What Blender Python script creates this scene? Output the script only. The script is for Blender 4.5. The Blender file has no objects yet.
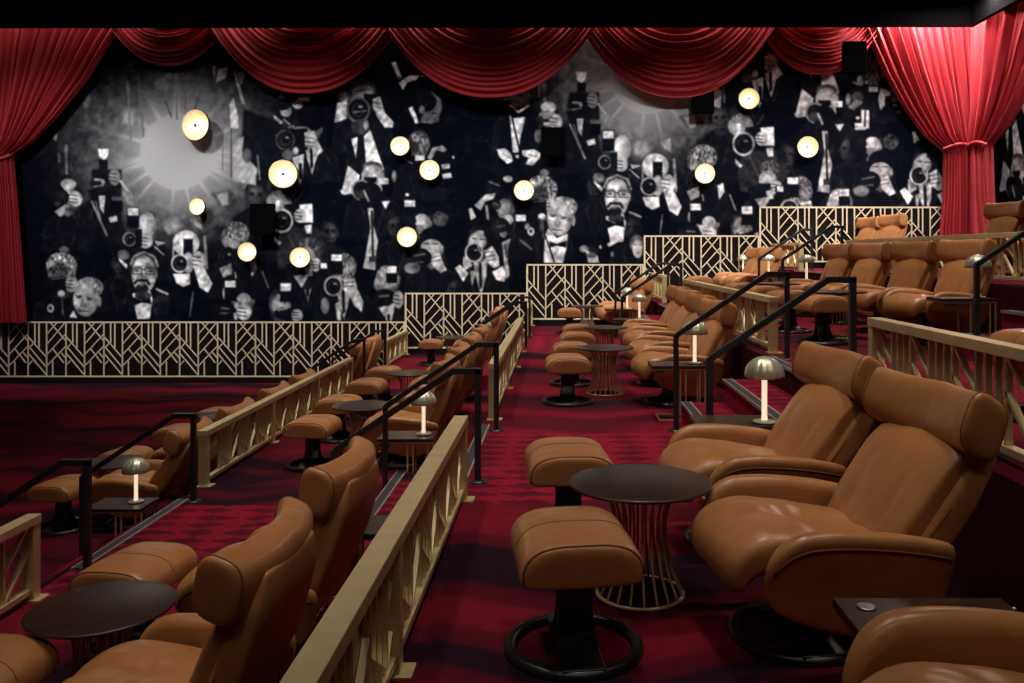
import bpy, math, random
import numpy as np
from math import sin, cos, pi, atan, radians, sqrt
random.seed(7)
C = bpy.context.scene.collection
SC = bpy.context.scene
# ------------------------------------------------------------------ camera
F, HZ, VPX, EYE = 850.0, 254.0, 560.0, 1.72
cam = bpy.data.cameras.new('camera'); camo = bpy.data.objects.new('camera', cam); C.objects.link(camo)
cam.sensor_width = 36.0; cam.lens = F * 36.0 / 1024.0
cam.shift_x = -(VPX - 512.0) / 1024.0          # architectural shift lens: verticals stay vertical
cam.shift_y = -(341.5 - HZ) / 1024.0
cam.clip_start = 0.05; cam.clip_end = 200
camo.location = (0, 0, EYE); camo.rotation_euler = (pi / 2, 0, 0)
SC.camera = camo
def on_plane_y(px, py, Y):
    """survey point on the plane y = Y"""
    return (px - VPX) * Y / F, EYE - (py - HZ) * Y / F
def on_plane_x(px, py, X):
    Y = X * F / (px - VPX)
    return Y, EYE - (py - HZ) * Y / F
# ------------------------------------------------------------------ room constants (metres)
WALL_Y = 20.5          # wall with the mural
STEP_X, STEP_Z = 2.95, 0.69
R0 = -0.80             # riser between the second and the third tier
WALL_R = 10.15
WALL_L = -17.0
CEIL = 8.4
FRONT_Y = -2.6
TIER = {'E': -2, 'D': -1, 'C': 0, 'B': 1, 'A': 2}
TNAME = {'E': 'lowest tier', 'D': 'second tier up', 'C': 'middle tier', 'B': 'fourth tier up', 'A': 'highest tier'}
def tx(t): return STEP_X * TIER[t]
def tz(t): return STEP_Z * TIER[t]
# ------------------------------------------------------------------ mesh helpers
class MB:
    def __init__(s): s.v = []; s.f = []; s.sm = []
    def add(s, vs, fs, smooth=True):
        o = len(s.v); s.v += [tuple(p) for p in vs]
        s.f += [tuple(i + o for i in f) for f in fs]; s.sm += [smooth] * len(fs)
        return s
    def box(s, x0, x1, y0, y1, z0, z1):
        vs = [(x, y, z) for x in (x0, x1) for y in (y0, y1) for z in (z0, z1)]
        return s.add(vs, [(0,1,3,2),(4,6,7,5),(0,4,5,1),(2,3,7,6),(0,2,6,4),(1,5,7,3)], False)
    def bar(s, a, b, w, h, up=(0,0,1)):
        """rectangular bar from a to b; w across, h along up"""
        a = np.array(a, float); b = np.array(b, float); d = b - a; d /= np.linalg.norm(d)
        u = np.array(up, float); u = u - d * np.dot(u, d); u /= np.linalg.norm(u); r = np.cross(d, u)
        vs = []
        for p in (a, b):
            for i, j in ((-1,-1),(1,-1),(1,1),(-1,1)): vs.append(p + r * i * w / 2 + u * j * h / 2)
        return s.add(vs, [(3,2,1,0),(4,5,6,7),(0,1,5,4),(1,2,6,5),(2,3,7,6),(3,0,4,7)], False)
    def tube(s, pts, r, n=8, closed=False):
        P = [np.array(p, float) for p in pts]; m = len(P); rings = []
        prev = None
        for i in range(m):
            if closed: t = P[(i+1) % m] - P[i-1]
            else: t = P[min(i+1, m-1)] - P[max(i-1, 0)]
            t /= np.linalg.norm(t)
            if prev is None:
                a = np.array((0,0,1.0)) if abs(t[2]) < .9 else np.array((1.0,0,0))
            else: a = prev
            u = a - t * np.dot(a, t); u /= np.linalg.norm(u); w = np.cross(t, u); prev = u
            rr = r[i] if hasattr(r, '__len__') else r
            rings.append([P[i] + rr * (cos(2*pi*k/n) * u + sin(2*pi*k/n) * w) for k in range(n)])
        return s.rings(rings, closed)
    def rings(s, rings, closed=False, cap=True):
        n = len(rings[0]); m = len(rings); vs = [p for r in rings for p in r]; fs = []
        for i in range(m if closed else m - 1):
            j = (i + 1) % m
            for k in range(n):
                l = (k + 1) % n; fs.append((i*n+k, i*n+l, j*n+l, j*n+k))
        if not closed and cap:
            fs.append(tuple(range(n))[::-1]); fs.append(tuple((m-1)*n + k for k in range(n)))
        return s.add(vs, fs)
    def lathe(s, prof, n=32, c=(0,0,0), rib=None, cap=True):
        """profile list of (r,z) about the vertical axis"""
        rings = []
        for r, z in prof:
            ring = []
            for k in range(n):
                a = 2*pi*k/n; q = r * (rib(a) if rib else 1)
                ring.append((c[0] + q*cos(a), c[1] + q*sin(a), c[2] + z))
            rings.append(ring)
        return s.rings(rings, cap=cap)
    def grid(s, P, smooth=True):
        m, n = len(P), len(P[0]); vs = [p for r in P for p in r]
        return s.add(vs, [(i*n+j, i*n+j+1, (i+1)*n+j+1, (i+1)*n+j) for i in range(m-1) for j in range(n-1)], smooth)
    def build(s, name, mat, parent=None, bevel=0, sub=0, solid=0, fix=True):
        me = bpy.data.meshes.new(name); me.from_pydata(s.v, [], s.f)
        me.polygons.foreach_set('use_smooth', s.sm)
        if fix:
            import bmesh
            bm = bmesh.new(); bm.from_mesh(me); bmesh.ops.recalc_face_normals(bm, faces=bm.faces); bm.to_mesh(me); bm.free()
        me.materials.append(mat); me.update()
        o = bpy.data.objects.new(name, me); C.objects.link(o)
        if parent: o.parent = parent
        if solid:
            q = o.modifiers.new('solid', 'SOLIDIFY'); q.thickness = solid; q.offset = 0
        if bevel:
            q = o.modifiers.new('bevel', 'BEVEL'); q.width = bevel; q.segments = 2; q.limit_method = 'ANGLE'
        if sub:
            q = o.modifiers.new('sub', 'SUBSURF'); q.levels = sub; q.render_levels = sub
        return o
def tag(o, label, cat, group=None):
    o['label'] = label; o['category'] = cat
    if group: o['group'] = group
    return o
def thing(name, label=None, cat=None, loc=(0,0,0), rz=0, group=None):
    o = bpy.data.objects.new(name, None); C.objects.link(o); o.location = loc; o.rotation_euler = (0,0,rz)
    o.empty_display_size = .1
    if label: tag(o, label, cat, group)
    return o
def struct(o): o['kind'] = 'structure'; return o
def dup(root, loc, rz, label, group=None):
    r = root.copy(); C.objects.link(r); r.location = loc; r.rotation_euler = (0,0,rz); r['label'] = label
    if group: r['group'] = group
    for ch in list(root.children):
        c = ch.copy(); C.objects.link(c); c.parent = r
        for g in ch.children:
            d = g.copy(); C.objects.link(d); d.parent = c
    return r
class Proto:
    """first placement moves the prototype itself, later ones copy it"""
    def __init__(s, root): s.root = root; s.used = False
    def put(s, loc, rz, label, group=None):
        if not s.used:
            s.used = True; r = s.root; r.location = loc; r.rotation_euler = (0,0,rz); r['label'] = label
            if group: r['group'] = group
            return r
        return dup(s.root, loc, rz, label, group)
# ------------------------------------------------------------------ materials
def mat(name, col, rough=.5, metal=0.0, spec=.5):
    m = bpy.data.materials.new(name); m.use_nodes = True
    b = m.node_tree.nodes['Principled BSDF']
    b.inputs['Base Color'].default_value = (*col, 1); b.inputs['Roughness'].default_value = rough
    b.inputs['Metallic'].default_value = metal; b.inputs['Specular IOR Level'].default_value = spec
    return m
def N(m, t): return m.node_tree.nodes.new(t)
def L(m, a, b): m.node_tree.links.new(a, b)
def bsdf(m): return m.node_tree.nodes['Principled BSDF']
def coords(m, kind='Object', scale=(1,1,1), rot=(0,0,0)):
    t = N(m, 'ShaderNodeTexCoord'); q = N(m, 'ShaderNodeMapping'); q.inputs['Scale'].default_value = scale; q.inputs['Rotation'].default_value = rot
    L(m, t.outputs[kind], q.inputs['Vector']); return q.outputs['Vector']
def noise(m, vec, scale, detail=3, rough=.5):
    n = N(m, 'ShaderNodeTexNoise'); n.inputs['Scale'].default_value = scale; n.inputs['Detail'].default_value = detail; n.inputs['Roughness'].default_value = rough
    L(m, vec, n.inputs['Vector']); return n.outputs['Fac']
def ramp(m, fac, stops, interp='LINEAR'):
    r = N(m, 'ShaderNodeValToRGB'); r.color_ramp.interpolation = interp
    e = r.color_ramp.elements
    while len(e) < len(stops): e.new(.5)
    for k, (p, c) in enumerate(stops):
        e[k].position = p; e[k].color = (*c, 1)
    L(m, fac, r.inputs['Fac']); return r.outputs['Color']
def bump(m, h, strength=.2, dist=.01):
    b = N(m, 'ShaderNodeBump'); b.inputs['Strength'].default_value = strength; b.inputs['Distance'].default_value = dist
    L(m, h, b.inputs['Height']); L(m, b.outputs['Normal'], bsdf(m).inputs['Normal']); return b
def mathn(m, op, a, b=None, c=None):
    n = N(m, 'ShaderNodeMath'); n.operation = op
    for i, q in enumerate((a, b, c)):
        if q is None: continue
        if isinstance(q, (int, float)): n.inputs[i].default_value = q
        else: L(m, q, n.inputs[i])
    return n.outputs[0]
def mixc(m, fac, a, b, typ='MIX'):
    n = N(m, 'ShaderNodeMix'); n.data_type = 'RGBA'; n.blend_type = typ
    for i, q in ((0, fac), (6, a), (7, b)):
        if isinstance(q, (int, float)): n.inputs[i].default_value = q
        elif isinstance(q, tuple): n.inputs[i].default_value = (*q, 1)
        else: L(m, q, n.inputs[i])
    return n.outputs[2]
# tan leather
M_leather = mat('tan_leather', (.42,.16,.04), .42, 0, .5)
v = coords(M_leather)
f1 = noise(M_leather, v, 5, 4, .6)
L(M_leather, ramp(M_leather, f1, [(.25,(.375,.155,.053)),(.55,(.44,.187,.067)),(.8,(.49,.212,.080))]), bsdf(M_leather).inputs['Base Color'])
f2 = noise(M_leather, v, 160, 2); f3 = noise(M_leather, coords(M_leather, scale=(1,2.2,1)), 7, 2, .4)
bump(M_leather, mathn(M_leather, 'ADD', mathn(M_leather, 'MULTIPLY', f2, .05), mathn(M_leather, 'MULTIPLY', f3, .9)), .45, .016)
L(M_leather, ramp(M_leather, f1, [(.3,(.27,)*3),(.7,(.37,)*3)]), bsdf(M_leather).inputs['Roughness'])
M_seam = mat('seam_thread', (.17,.058,.014), .6)
M_black = mat('black_powdercoat', (.022,.024,.028), .36)
M_ring = mat('black_lacquered_wood', (.010,.010,.011), .33)
M_brass = mat('brushed_brass_paint', (.60,.50,.28), .38, .3)
v = coords(M_brass); L(M_brass, ramp(M_brass, noise(M_brass, v, 9, 3), [(.3,(.60,.48,.24)),(.7,(.70,.57,.31))]), bsdf(M_brass).inputs['Base Color'])
M_wire = mat('gold_wire', (.66,.46,.25), .4, .3)
M_gold = mat('gold_strip', (.68,.585,.39), .45, .1)
M_panel = mat('dark_panel', (.006,.0035,.004), .8, 0, .1)
M_walnut = mat('dark_walnut', (.03,.015,.01), .32)
v = coords(M_walnut, scale=(1.2,14,1))
L(M_walnut, ramp(M_walnut, noise(M_walnut, v, 4, 5, .65), [(.3,(.018,.009,.007)),(.5,(.036,.018,.013)),(.75,(.060,.032,.023))]), bsdf(M_walnut).inputs['Base Color'])
M_edge = mat('dark_edge', (.022,.015,.012), .4)
M_dome = mat('satin_brass_dome', (.62,.60,.44), .30, .55)
M_stem = bpy.data.materials.new('lit_opal_stem'); M_stem.use_nodes = True
b = bsdf(M_stem); b.inputs['Base Color'].default_value = (.85,.78,.66,1); b.inputs['Emission Color'].default_value = (1,.80,.56,1); b.inputs['Emission Strength'].default_value = .9
M_cream = mat('cream_base', (.80,.72,.58), .4)
M_nosing = mat('black_rubber_nosing', (.035,.035,.038), .5)
M_alu = mat('satin_aluminium', (.55,.50,.47), .4, .6)
M_steel = mat('brushed_steel', (.5,.5,.5), .35, .9)
M_ceil = mat('black_ceiling', (.006,.006,.007), .8)
M_soffit = mat('black_soffit', (.003,.003,.0035), .95, 0, .03)
M_darkwall = mat('dark_wall', (.012,.009,.010), .8)
M_speaker = mat('black_speaker', (.0012,.0012,.0014), .9, 0, .03)
# carpet: long bands of crimson and near-black with soft arrow ends; rows of diamonds on the stair landings
def carpet(name, k=1.0):
    m = mat(name, (.2,.01,.03), .95, 0, .12)
    g = N(m, 'ShaderNodeNewGeometry'); sp = N(m, 'ShaderNodeSeparateXYZ'); L(m, g.outputs['Position'], sp.inputs[0])
    X, Y = sp.outputs[0], sp.outputs[1]
    tri = mathn(m, 'PINGPONG', mathn(m, 'ADD', X, 20.35), .9)
    Ys = mathn(m, 'ADD', Y, mathn(m, 'MULTIPLY', tri, .42))
    cv = N(m, 'ShaderNodeCombineXYZ'); L(m, mathn(m, 'MULTIPLY', X, .16), cv.inputs[0]); L(m, mathn(m, 'MULTIPLY', Ys, 1.15), cv.inputs[1])
    n1 = noise(m, cv.outputs[0], 1.0, 1.2, .4)
    base = ramp(m, n1, [(.0,(.014*k,.004*k,.012*k)),(.405,(.020*k,.004*k,.013*k)),(.435,(.085*k,.004*k,.012*k)),(.52,(.105*k,.004*k,.013*k)),(.545,(.175*k,.005*k,.019*k)),(.66,(.215*k,.006*k,.023*k))])
    # stretched diamonds, only on the landings beside the steps
    jag = noise(m, cv.outputs[0], 7.0, 3)
    dx = mathn(m, 'PINGPONG', mathn(m, 'ADD', X, mathn(m, 'MULTIPLY', jag, .45)), .21); dy = mathn(m, 'PINGPONG', Y, .105)
    dm = mathn(m, 'ADD', mathn(m, 'MULTIPLY', dx, 1/.21), mathn(m, 'MULTIPLY', dy, 1/.105))
    zz = ramp(m, dm, [(.80,(0,0,0)),(1.05,(1,1,1))])
    land = mathn(m, 'ADD', mathn(m, 'COMPARE', Y, 7.0, 1.15), mathn(m, 'COMPARE', Y, 16.4, 1.2))
    land = mathn(m, 'MULTIPLY', land, mathn(m, 'GREATER_THAN', X, -3.85))
    col = mixc(m, mathn(m, 'MULTIPLY', land, .85), base, mixc(m, zz, (.115*k,.005*k,.018*k), (.30*k,.009*k,.033*k)))
    fz = noise(m, coords(m, scale=(1,1,1)), 140, 2)
    fl = noise(m, coords(m, scale=(1,1,1)), 14, 3)
    col = mixc(m, .5, col, mixc(m, 1.0, col, ramp(m, mathn(m, 'ADD', mathn(m, 'MULTIPLY', fz, .5), mathn(m, 'MULTIPLY', fl, .5)), [(.3,(.35,.35,.35)),(.7,(1.5,1.5,1.5))]), 'MULTIPLY'))
    L(m, col, bsdf(m).inputs['Base Color'])
    bump(m, fz, .5, .006)
    return m
M_carpet = carpet('crimson_carpet', .88)
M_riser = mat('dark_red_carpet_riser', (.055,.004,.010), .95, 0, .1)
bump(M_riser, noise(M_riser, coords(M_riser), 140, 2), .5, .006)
M_riserlit = mat('lit_red_ribbed_riser', (.30,.012,.05), .95, 0, .1)  # ribbed stair carpet, its red raised in the colour to look lit
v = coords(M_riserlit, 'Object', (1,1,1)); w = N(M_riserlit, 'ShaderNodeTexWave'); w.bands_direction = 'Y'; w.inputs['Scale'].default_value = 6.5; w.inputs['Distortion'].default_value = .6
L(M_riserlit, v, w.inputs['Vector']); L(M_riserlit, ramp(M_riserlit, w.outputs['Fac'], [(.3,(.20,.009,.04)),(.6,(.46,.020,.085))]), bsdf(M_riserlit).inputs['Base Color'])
# velvet
M_velvet = mat('red_velvet', (.25,.008,.016), .62, 0, .3)
b = bsdf(M_velvet); b.inputs['Sheen Weight'].default_value = .35; b.inputs['Sheen Roughness'].default_value = .35; b.inputs['Sheen Tint'].default_value = (1,.25,.25,1)
bump(M_velvet, noise(M_velvet, coords(M_velvet), 60, 3), .15, .01)
M_cord = mat('red_cord', (.30,.02,.03), .6)
# ------------------------------------------------------------------ the room shell
YN, YF = FRONT_Y, WALL_Y
edges = {'D': -3.73, 'C': -.79, 'B': 2.06, 'A': 4.86}      # left edge of each tier (its riser)
o = MB().box(WALL_L, edges['D'], YN, YF, tz('E') - .3, tz('E')).build('floor', M_carpet); struct(o)
for t, nx in (('D', edges['C']), ('C', edges['B']), ('B', edges['A']), ('A', WALL_R)):
    m = MB().box(edges[t], nx, YN, YF, tz('E') - .3, tz(t))
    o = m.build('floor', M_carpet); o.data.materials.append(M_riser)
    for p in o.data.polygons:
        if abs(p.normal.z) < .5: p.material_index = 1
    struct(o)
struct(MB().box(WALL_L - .2, WALL_R + .2, YN, YF + .2, CEIL, CEIL + .2).build('ceiling', M_ceil))
struct(MB().box(WALL_L - .2, WALL_R + .2, YF, YF + .2, tz('E') - .3, CEIL).build('wall_back', M_darkwall))
struct(MB().box(WALL_R, WALL_R + .2, YN, YF, tz('E') - .3, CEIL).build('wall_right', M_darkwall))
struct(MB().box(WALL_L - .2, WALL_L, YN, YF, tz('E') - .3, CEIL).build('wall_left', M_darkwall))
struct(MB().box(WALL_L - .2, WALL_R + .2, YN - .2, YN, tz('E') - .3, CEIL).build('wall_front', M_darkwall))
# soffit that hides the curtain track: along the mural wall and back along the right wall
SOF_Y, SOF_X = 19.35, 9.42
xl, zl = on_plane_y(0, 27, SOF_Y); xc, zc = on_plane_y(970, 26, SOF_Y)
zL = zl + (zl - zc) / (xl - xc) * (WALL_L - xl)
m = MB()
for y0, y1 in ((SOF_Y, SOF_Y + .12),):
    vs = [(WALL_L, y0, zL), (xc, y0, zc), (xc, y0, CEIL), (WALL_L, y0, CEIL), (WALL_L, y1, zL), (xc, y1, zc), (xc, y1, CEIL), (WALL_L, y1, CEIL)]
    m.add(vs, [(0,1,2,3),(7,6,5,4),(0,4,5,1),(1,5,6,2),(2,6,7,3),(3,7,4,0)], False)
struct(m.build('trim_1', M_soffit))
struct(MB().box(xc, xc + .12, YN, SOF_Y + .12, zc, CEIL).build('trim_2', M_soffit))
# stepped frieze below the mural -------------------------------------------------
FR_Y = WALL_Y - .07
MOD = .91; PH = 1.30
XP = [((0,.78),(.28,1)),((0,.59),(.49,1)),((0,.40),(.51,.79)),((.09,1),(.51,.65)),((0,.19),(.51,.565)),((.16,.51),(.45,.25)),((.16,0),(.16,.28)),((.38,.44),(.51,.33))]
PP = [((.69,.62),(.69,1)),((.80,.53),(.80,1)),((.51,.735),(1,.345)),((.51,.57),(1,.16)),((.51,.43),(1,.02)),((.51,.5),(.66,.625)),((.51,.20),(.62,.29))]
def frieze(n, x0, x1, zf, start, side=False):
    back = MB().box(x0, x1, FR_Y, WALL_Y - .002, zf, zf + .16 + PH).build('trim_%d' % n, M_panel); struct(back)
    zb = zf + .16; y0, y1 = FR_Y - .022, FR_Y
    fr = MB()
    for z in (zb, zb + PH): fr.box(x0, x1, y0, y1, z - .018, z + .018)
    fr.box(x0 - .0, x0 + .04, y0, y1, zf + .14, zb + PH); fr.box(x1 - .04, x1, y0, y1, zf + .14, zb + PH)
    fr.build('frame', M_gold, back)
    la = MB()
    k = -2
    while start + k * MOD < x1:
        bx = start + k * MOD
        for (a, b) in [((0,0),(0,1)),((.51,0),(.51,1))] + XP + PP:
            (u0, v0), (u1, v1) = a, b
            p = [bx + u0 * MOD, zb + v0 * PH]; q = [bx + u1 * MOD, zb + v1 * PH]
            if p[0] > q[0]: p, q = q, p
            if q[0] < x0 + .01 or p[0] > x1 - .01: continue
            def clip(P, Q, X): 
                t = (X - P[0]) / (Q[0] - P[0]); return [X, P[1] + t * (Q[1] - P[1])]
            if p[0] < x0: p = clip(p, q, x0)
            if q[0] > x1: q = clip(p, q, x1)
            if abs(p[0]-q[0]) + abs(p[1]-q[1]) < .03: continue
            w = .030 if abs(p[0]-q[0]) < 1e-6 else .024
            la.bar((p[0], FR_Y - .010, p[1]), (q[0], FR_Y - .010, q[1]), .018, w, up=(1,0,0) if abs(p[0]-q[0]) < 1e-6 else (0,0,1))
        k += 1
    la.build('lattice', M_gold, back)
fx = [on_plane_y(p, 300, WALL_Y)[0] for p in (405.5, 526.5, 643.5, 758.5, 944)]
frieze(3, WALL_L, fx[0], tz('E'), on_plane_y(11, 300, WALL_Y)[0] - 6 * MOD)
for n, t, a, b in ((4,'D',0,1),(5,'C',1,2),(6,'B',2,3),(7,'A',3,4)):
    frieze(n, fx[a], fx[b], tz(t), fx[a] + .465)
# ------------------------------------------------------------------ stairs between the tiers
AISLES = [(6.15, 8.55), (15.25, 17.6)]
RUN = .415
for t in 'DCBA':
    e = edges[t]; z1 = tz(t)
    for ai, (ya, yb) in enumerate(AISLES):
        m = MB()
        for s in (1, 2):
            m.box(e - RUN * s, e - RUN * (s - 1) + .001, ya, yb, z1 - STEP_Z, z1 - s * STEP_Z / 3)
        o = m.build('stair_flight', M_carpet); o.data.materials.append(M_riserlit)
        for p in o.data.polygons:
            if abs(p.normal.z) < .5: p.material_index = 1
        struct(o)
        g = MB(); a_ = MB()
        for s in ((0,) if t == 'D' else (0, 1, 2)):
            x = e - RUN * s; z = z1 - s * STEP_Z / 3
            y0_, y1_ = (ya + .35, yb - .2) if t == 'D' else (ya, yb)
            g.box(x - .004, x + .07, y0_, y1_, z, z + .006)
            a_.box(x - .014, x - .004, y0_, y1_, z - .02, z + .008); a_.box(x + .07, x + .084, y0_, y1_, z, z + .008)
        g.build('nosing', M_nosing, o); a_.build('nosing_trim', M_alu, o)
# ------------------------------------------------------------------ black handrails of the stairs
def handrail(t, y, label):
    e = edges[t]; z1 = tz(t); z0 = z1 - STEP_Z
    r = thing('stair_handrail', label, 'handrail', (e + {'A': .28, 'B': .15, 'C': .17, 'D': .16}[t], y, z1), 0, 'black stair handrails')
    hi = .86; xb = -1.08; lo = -STEP_Z + .95; xk = -.20
    q = .048
    tr = MB()
    tr.bar((0 + q/2, 0, hi - q/2), (xk, 0, hi - q/2), q, q)
    tr.bar((xk + .012, 0, hi - q/2), (xb, 0, lo - q/2), q, q)
    tr.build('top_rail', M_black, r, bevel=.004)
    for x, b, h in ((0, 0, hi - .01), (xb, -STEP_Z, lo - .012)):
        MB().box(x - q/2, x + q/2, -q/2, q/2, b, h).build('post', M_black, r, bevel=.004)
        MB().lathe([(.075,b),(.075,b+.008),(.03,b+.014)], 20, (x,0,0)).build('base_plate', M_black, r)
    return r
for t, nm in (('D','second'),('C','third'),('B','fourth'),('A','fifth')):
    for ai, ys in enumerate(((6.42, 8.28), (15.5, 17.35))):
        for k, y in enumerate(ys):
            st = 'near' if ai == 0 else 'far'; sd = 'nearer' if k == 0 else 'farther'
            handrail(t, y, 'black square steel handrail, %s side of the %s steps up to the %s tier' % (sd, st, nm))
# ------------------------------------------------------------------ brass railings along the tier edges
def railing(t, ya, yb, label):
    x = edges[t] + {'A': .24, 'B': .15, 'C': .095, 'D': .035}[t]; z = tz(t)
    r = thing('brass_railing', label, 'railing', (x, ya, z), 0, 'low brass railings along the tier edges')
    Ln = yb - ya; H = .585
    MB().box(-.05, .05, 0, Ln, H - .06, H).build('top_rail', M_brass, r, bevel=.004)
    MB().box(-.03, .03, .02, Ln - .02, .05, .085).build('bottom_rail', M_brass, r)
    n = max(2, int(round(Ln / 2.0)) + 1)
    for k in range(n):
        y = .045 + (Ln - .09) * k / (n - 1)
        MB().box(-.045, .045, y - .04, y + .04, .01, H - .05).build('post', M_brass, r, bevel=.003)
        MB().box(-.06, .095, y - .065, y + .065, 0, .012).build('foot_plate', M_brass, r)
    la = MB(); y = Ln - .08; zb, zt = .07, H - .05; mid = .30
    w = .020; dp = .032
    while y > .3:
        V, v1 = y, y - .27
        def br(a, b, ww=w): la.bar((0, a[0], a[1]), (0, b[0], b[1]), dp, ww, up=(0,1,0) if abs(a[0]-b[0]) < 1e-6 else (0,0,1))
        br((V, zt), (v1, mid - .02)); br((V, mid + .05), (v1, zb))
        for k in range(3): br((v1 - .1 * k, zb), (v1 - .1 * k, zt))
        br((v1 - .3, zb), (v1 - .3, zt), .03)
        br((v1, zb), (v1 - .3, mid - .04)); 
        y = v1 - .3
        if y - .57 < .02: break
    if y > .12: 
        br((y, zt), (.06, mid))
    la.build('lattice', M_brass, r)
NB = (1.0, 5.98); MIDB = (8.78, 15.0); FB = (17.95, 20.4)
for t, nm in (('D','second tier up'),('C','middle tier'),('B','fourth tier up'),('A','highest tier')):
    for (ya, yb), wh in ((NB,'nearest the camera, before the near steps'),(MIDB,'between the two flights of steps'),(FB,'short far piece by the mural wall')):
        if t == 'A' and ya < 5: continue
        railing(t, ya, yb, 'low brass lattice railing on the %s edge, %s' % (nm.replace(' up',''), wh))
# ------------------------------------------------------------------ red velvet
def depth_fold(u, n, ph=0): return sin(u * n * 2 * pi + ph)
CUR_Y = SOF_Y + .85
swg = []
def swag(px0, px1, pybot, label, y_off=0, attach=None):
    Y = CUR_Y - y_off
    x0, z0 = on_plane_y(px0, 27, Y); x1, z1 = on_plane_y(px1, 27, Y); xm = (x0 + x1) / 2
    zt = (z0 + z1) / 2 + .28
    _, zb = on_plane_y((px0 + px1) / 2, pybot, Y)
    D = zt - zb; W = (x1 - x0) / 2
    P = []; nv, nu = 132, 64
    rnd = random.Random(int(px0))
    ph = [rnd.uniform(-.6, .6) for _ in range(30)]
    for i in range(nv + 1):
        v = i / nv
        w = W * (.10 + .90 * v ** .62); d = D * (.05 + .95 * v ** 1.05)
        row = []
        for j in range(nu + 1):
            s = -1 + 2 * j / nu
            x = xm + w * s * (1 + .0)
            sag = (1 - abs(s) ** 2.25)
            z = zt - d * sag
            k = v * 13 + .35 * sin(v * 9 + px0)
            a = abs((k % 1) - .5) * 2
            fold = (1 - a ** 1.6) * (.15 + .06 * sin(k * 1.7 + px0)) * (.35 + .65 * sag)
            bulge = .20 * sag * sin(pi * min(1, v * .9 + .1))
            yy = Y - bulge * .6 - fold - .06 * v
            z -= .03 * sag * sin(2*pi*k)
            row.append((x, yy, z))
        P.append(row)
    o = MB().grid(P).build('curtain_swag', M_velvet, None, fix=False)
    tag(o, label, 'curtain', 'red velvet swags below the black soffit')
    swg.append(o)
swag(104, 236, 67, 'small red velvet swag beside the left tied curtain', .04)
swag(204, 408, 96, 'wide red velvet swag, second from the left tied curtain', .22)
swag(376, 604, 98, 'wide red velvet swag in the middle of the row of five', .40)
swag(572, 782, 98, 'wide red velvet swag, fourth from the left tied curtain', .22)
swag(748, 890, 75, 'small red velvet swag beside the right tied curtain', .04)
def drape(name, label, left, right, folds, place, seed=1, tie_at=None, amp=.17):
    """left/right: lists of (px,py) down each edge; place(px,py,off) gives a world point"""
    def at(edge, q):
        ys = [p[1] for p in edge]
        for (xa, ya), (xb, yb) in zip(edge, edge[1:]):
            if ya <= q <= yb: return xa + (xb - xa) * (q - ya) / (yb - ya)
        return edge[-1][0]
    y0, y1 = left[0][1], left[-1][1]
    rnd = random.Random(seed); nv, nu = 70, folds * 10
    wob = [rnd.uniform(.35, 1.35) for _ in range(folds + 2)]; sh = [rnd.uniform(-.5,.5) for _ in range(folds + 2)]
    P = []
    wtop = abs(at(right, y0) - at(left, y0))
    for i in range(nv + 1):
        q = y0 + (y1 - y0) * i / nv; xl_, xr_ = at(left, q), at(right, q); row = []
        for j in range(nu + 1):
            u = j / nu; k = u * folds; ii = int(min(folds - 1, k)); a = k - ii
            prof = (1 - abs(2 * a - 1) ** 1.5) * (wob[ii] + .15 * sin(q * .03 + ii * 2.1)) + .10 * sin(k * 2 * pi * 2.3 + ii)
            uu = u + (sh[ii] * .5 * sin(pi * a)) / folds
            row.append(place(xl_ + (xr_ - xl_) * uu, q, amp * prof * (.6 + .4 * min(1, abs(xr_ - xl_) / wtop)) + .10 * sin(pi * u)))
        P.append(row)
    r = MB().grid(P).build(name, M_velvet, None, fix=False)
    tag(r, label, 'curtain', 'red velvet tied-back curtains')
    if tie_at:
        pts = [place(at(left, q) - 1 + (at(right, q) - at(left, q) + 2) * k / 14, q + 5 * sin(pi * k / 14) * tie_at[1], .19 + .03 * sin(pi * k / 14)) for k in range(15) for q in (tie_at[0],)]
        MB().tube(pts, .035, 8).build('tieback_cord', M_cord, r)
    return r
def back_place(px, py, off, Y=CUR_Y - .02):
    X, Z = on_plane_y(px, py, Y); return (X, Y - off, Z)
drape('curtain', 'red velvet curtain tied back at the left end of the mural', [(-70,14),(-50,80),(-20,150),(-18,200),(-24,322)],
      [(132,14),(110,45),(88,80),(60,115),(34,143),(14,156),(18,200),(27,322)], 20, back_place, 3, (156, 1))
drape('curtain', 'red velvet curtain tied back just left of the right-hand corner', [(856,14),(868,40),(884,75),(903,108),(924,137),(943,152),(942,200),(939,240)],
      [(979,14),(979,40),(979,75),(978,108),(976,137),(974,152),(976,200),(977,240)], 14, back_place, 5, (150, -1))
CUR_X = SOF_X + .36
YC = CUR_X * F / (973.0 - VPX)          # where the side curtain starts, in the corner
def side_place(px, q, off, X=CUR_X):
    """px fixes the distance along the wall, q the height (as seen at the corner)"""
    Y = X * F / (px - VPX); return (X - off, Y, EYE - (q - HZ) * YC / F)
xs0 = 973
drape('curtain', 'red velvet curtain tied back on the right side wall, at the corner', [(xs0,8),(xs0,60),(xs0,108),(xs0,137),(xs0,149),(xs0,200),(xs0,240)],
      [(1080,8),(1064,48),(1046,85),(1026,117),(1006,140),(993,151),(995,204),(1000,240)], 13, side_place, 8, (150, -1))
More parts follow.
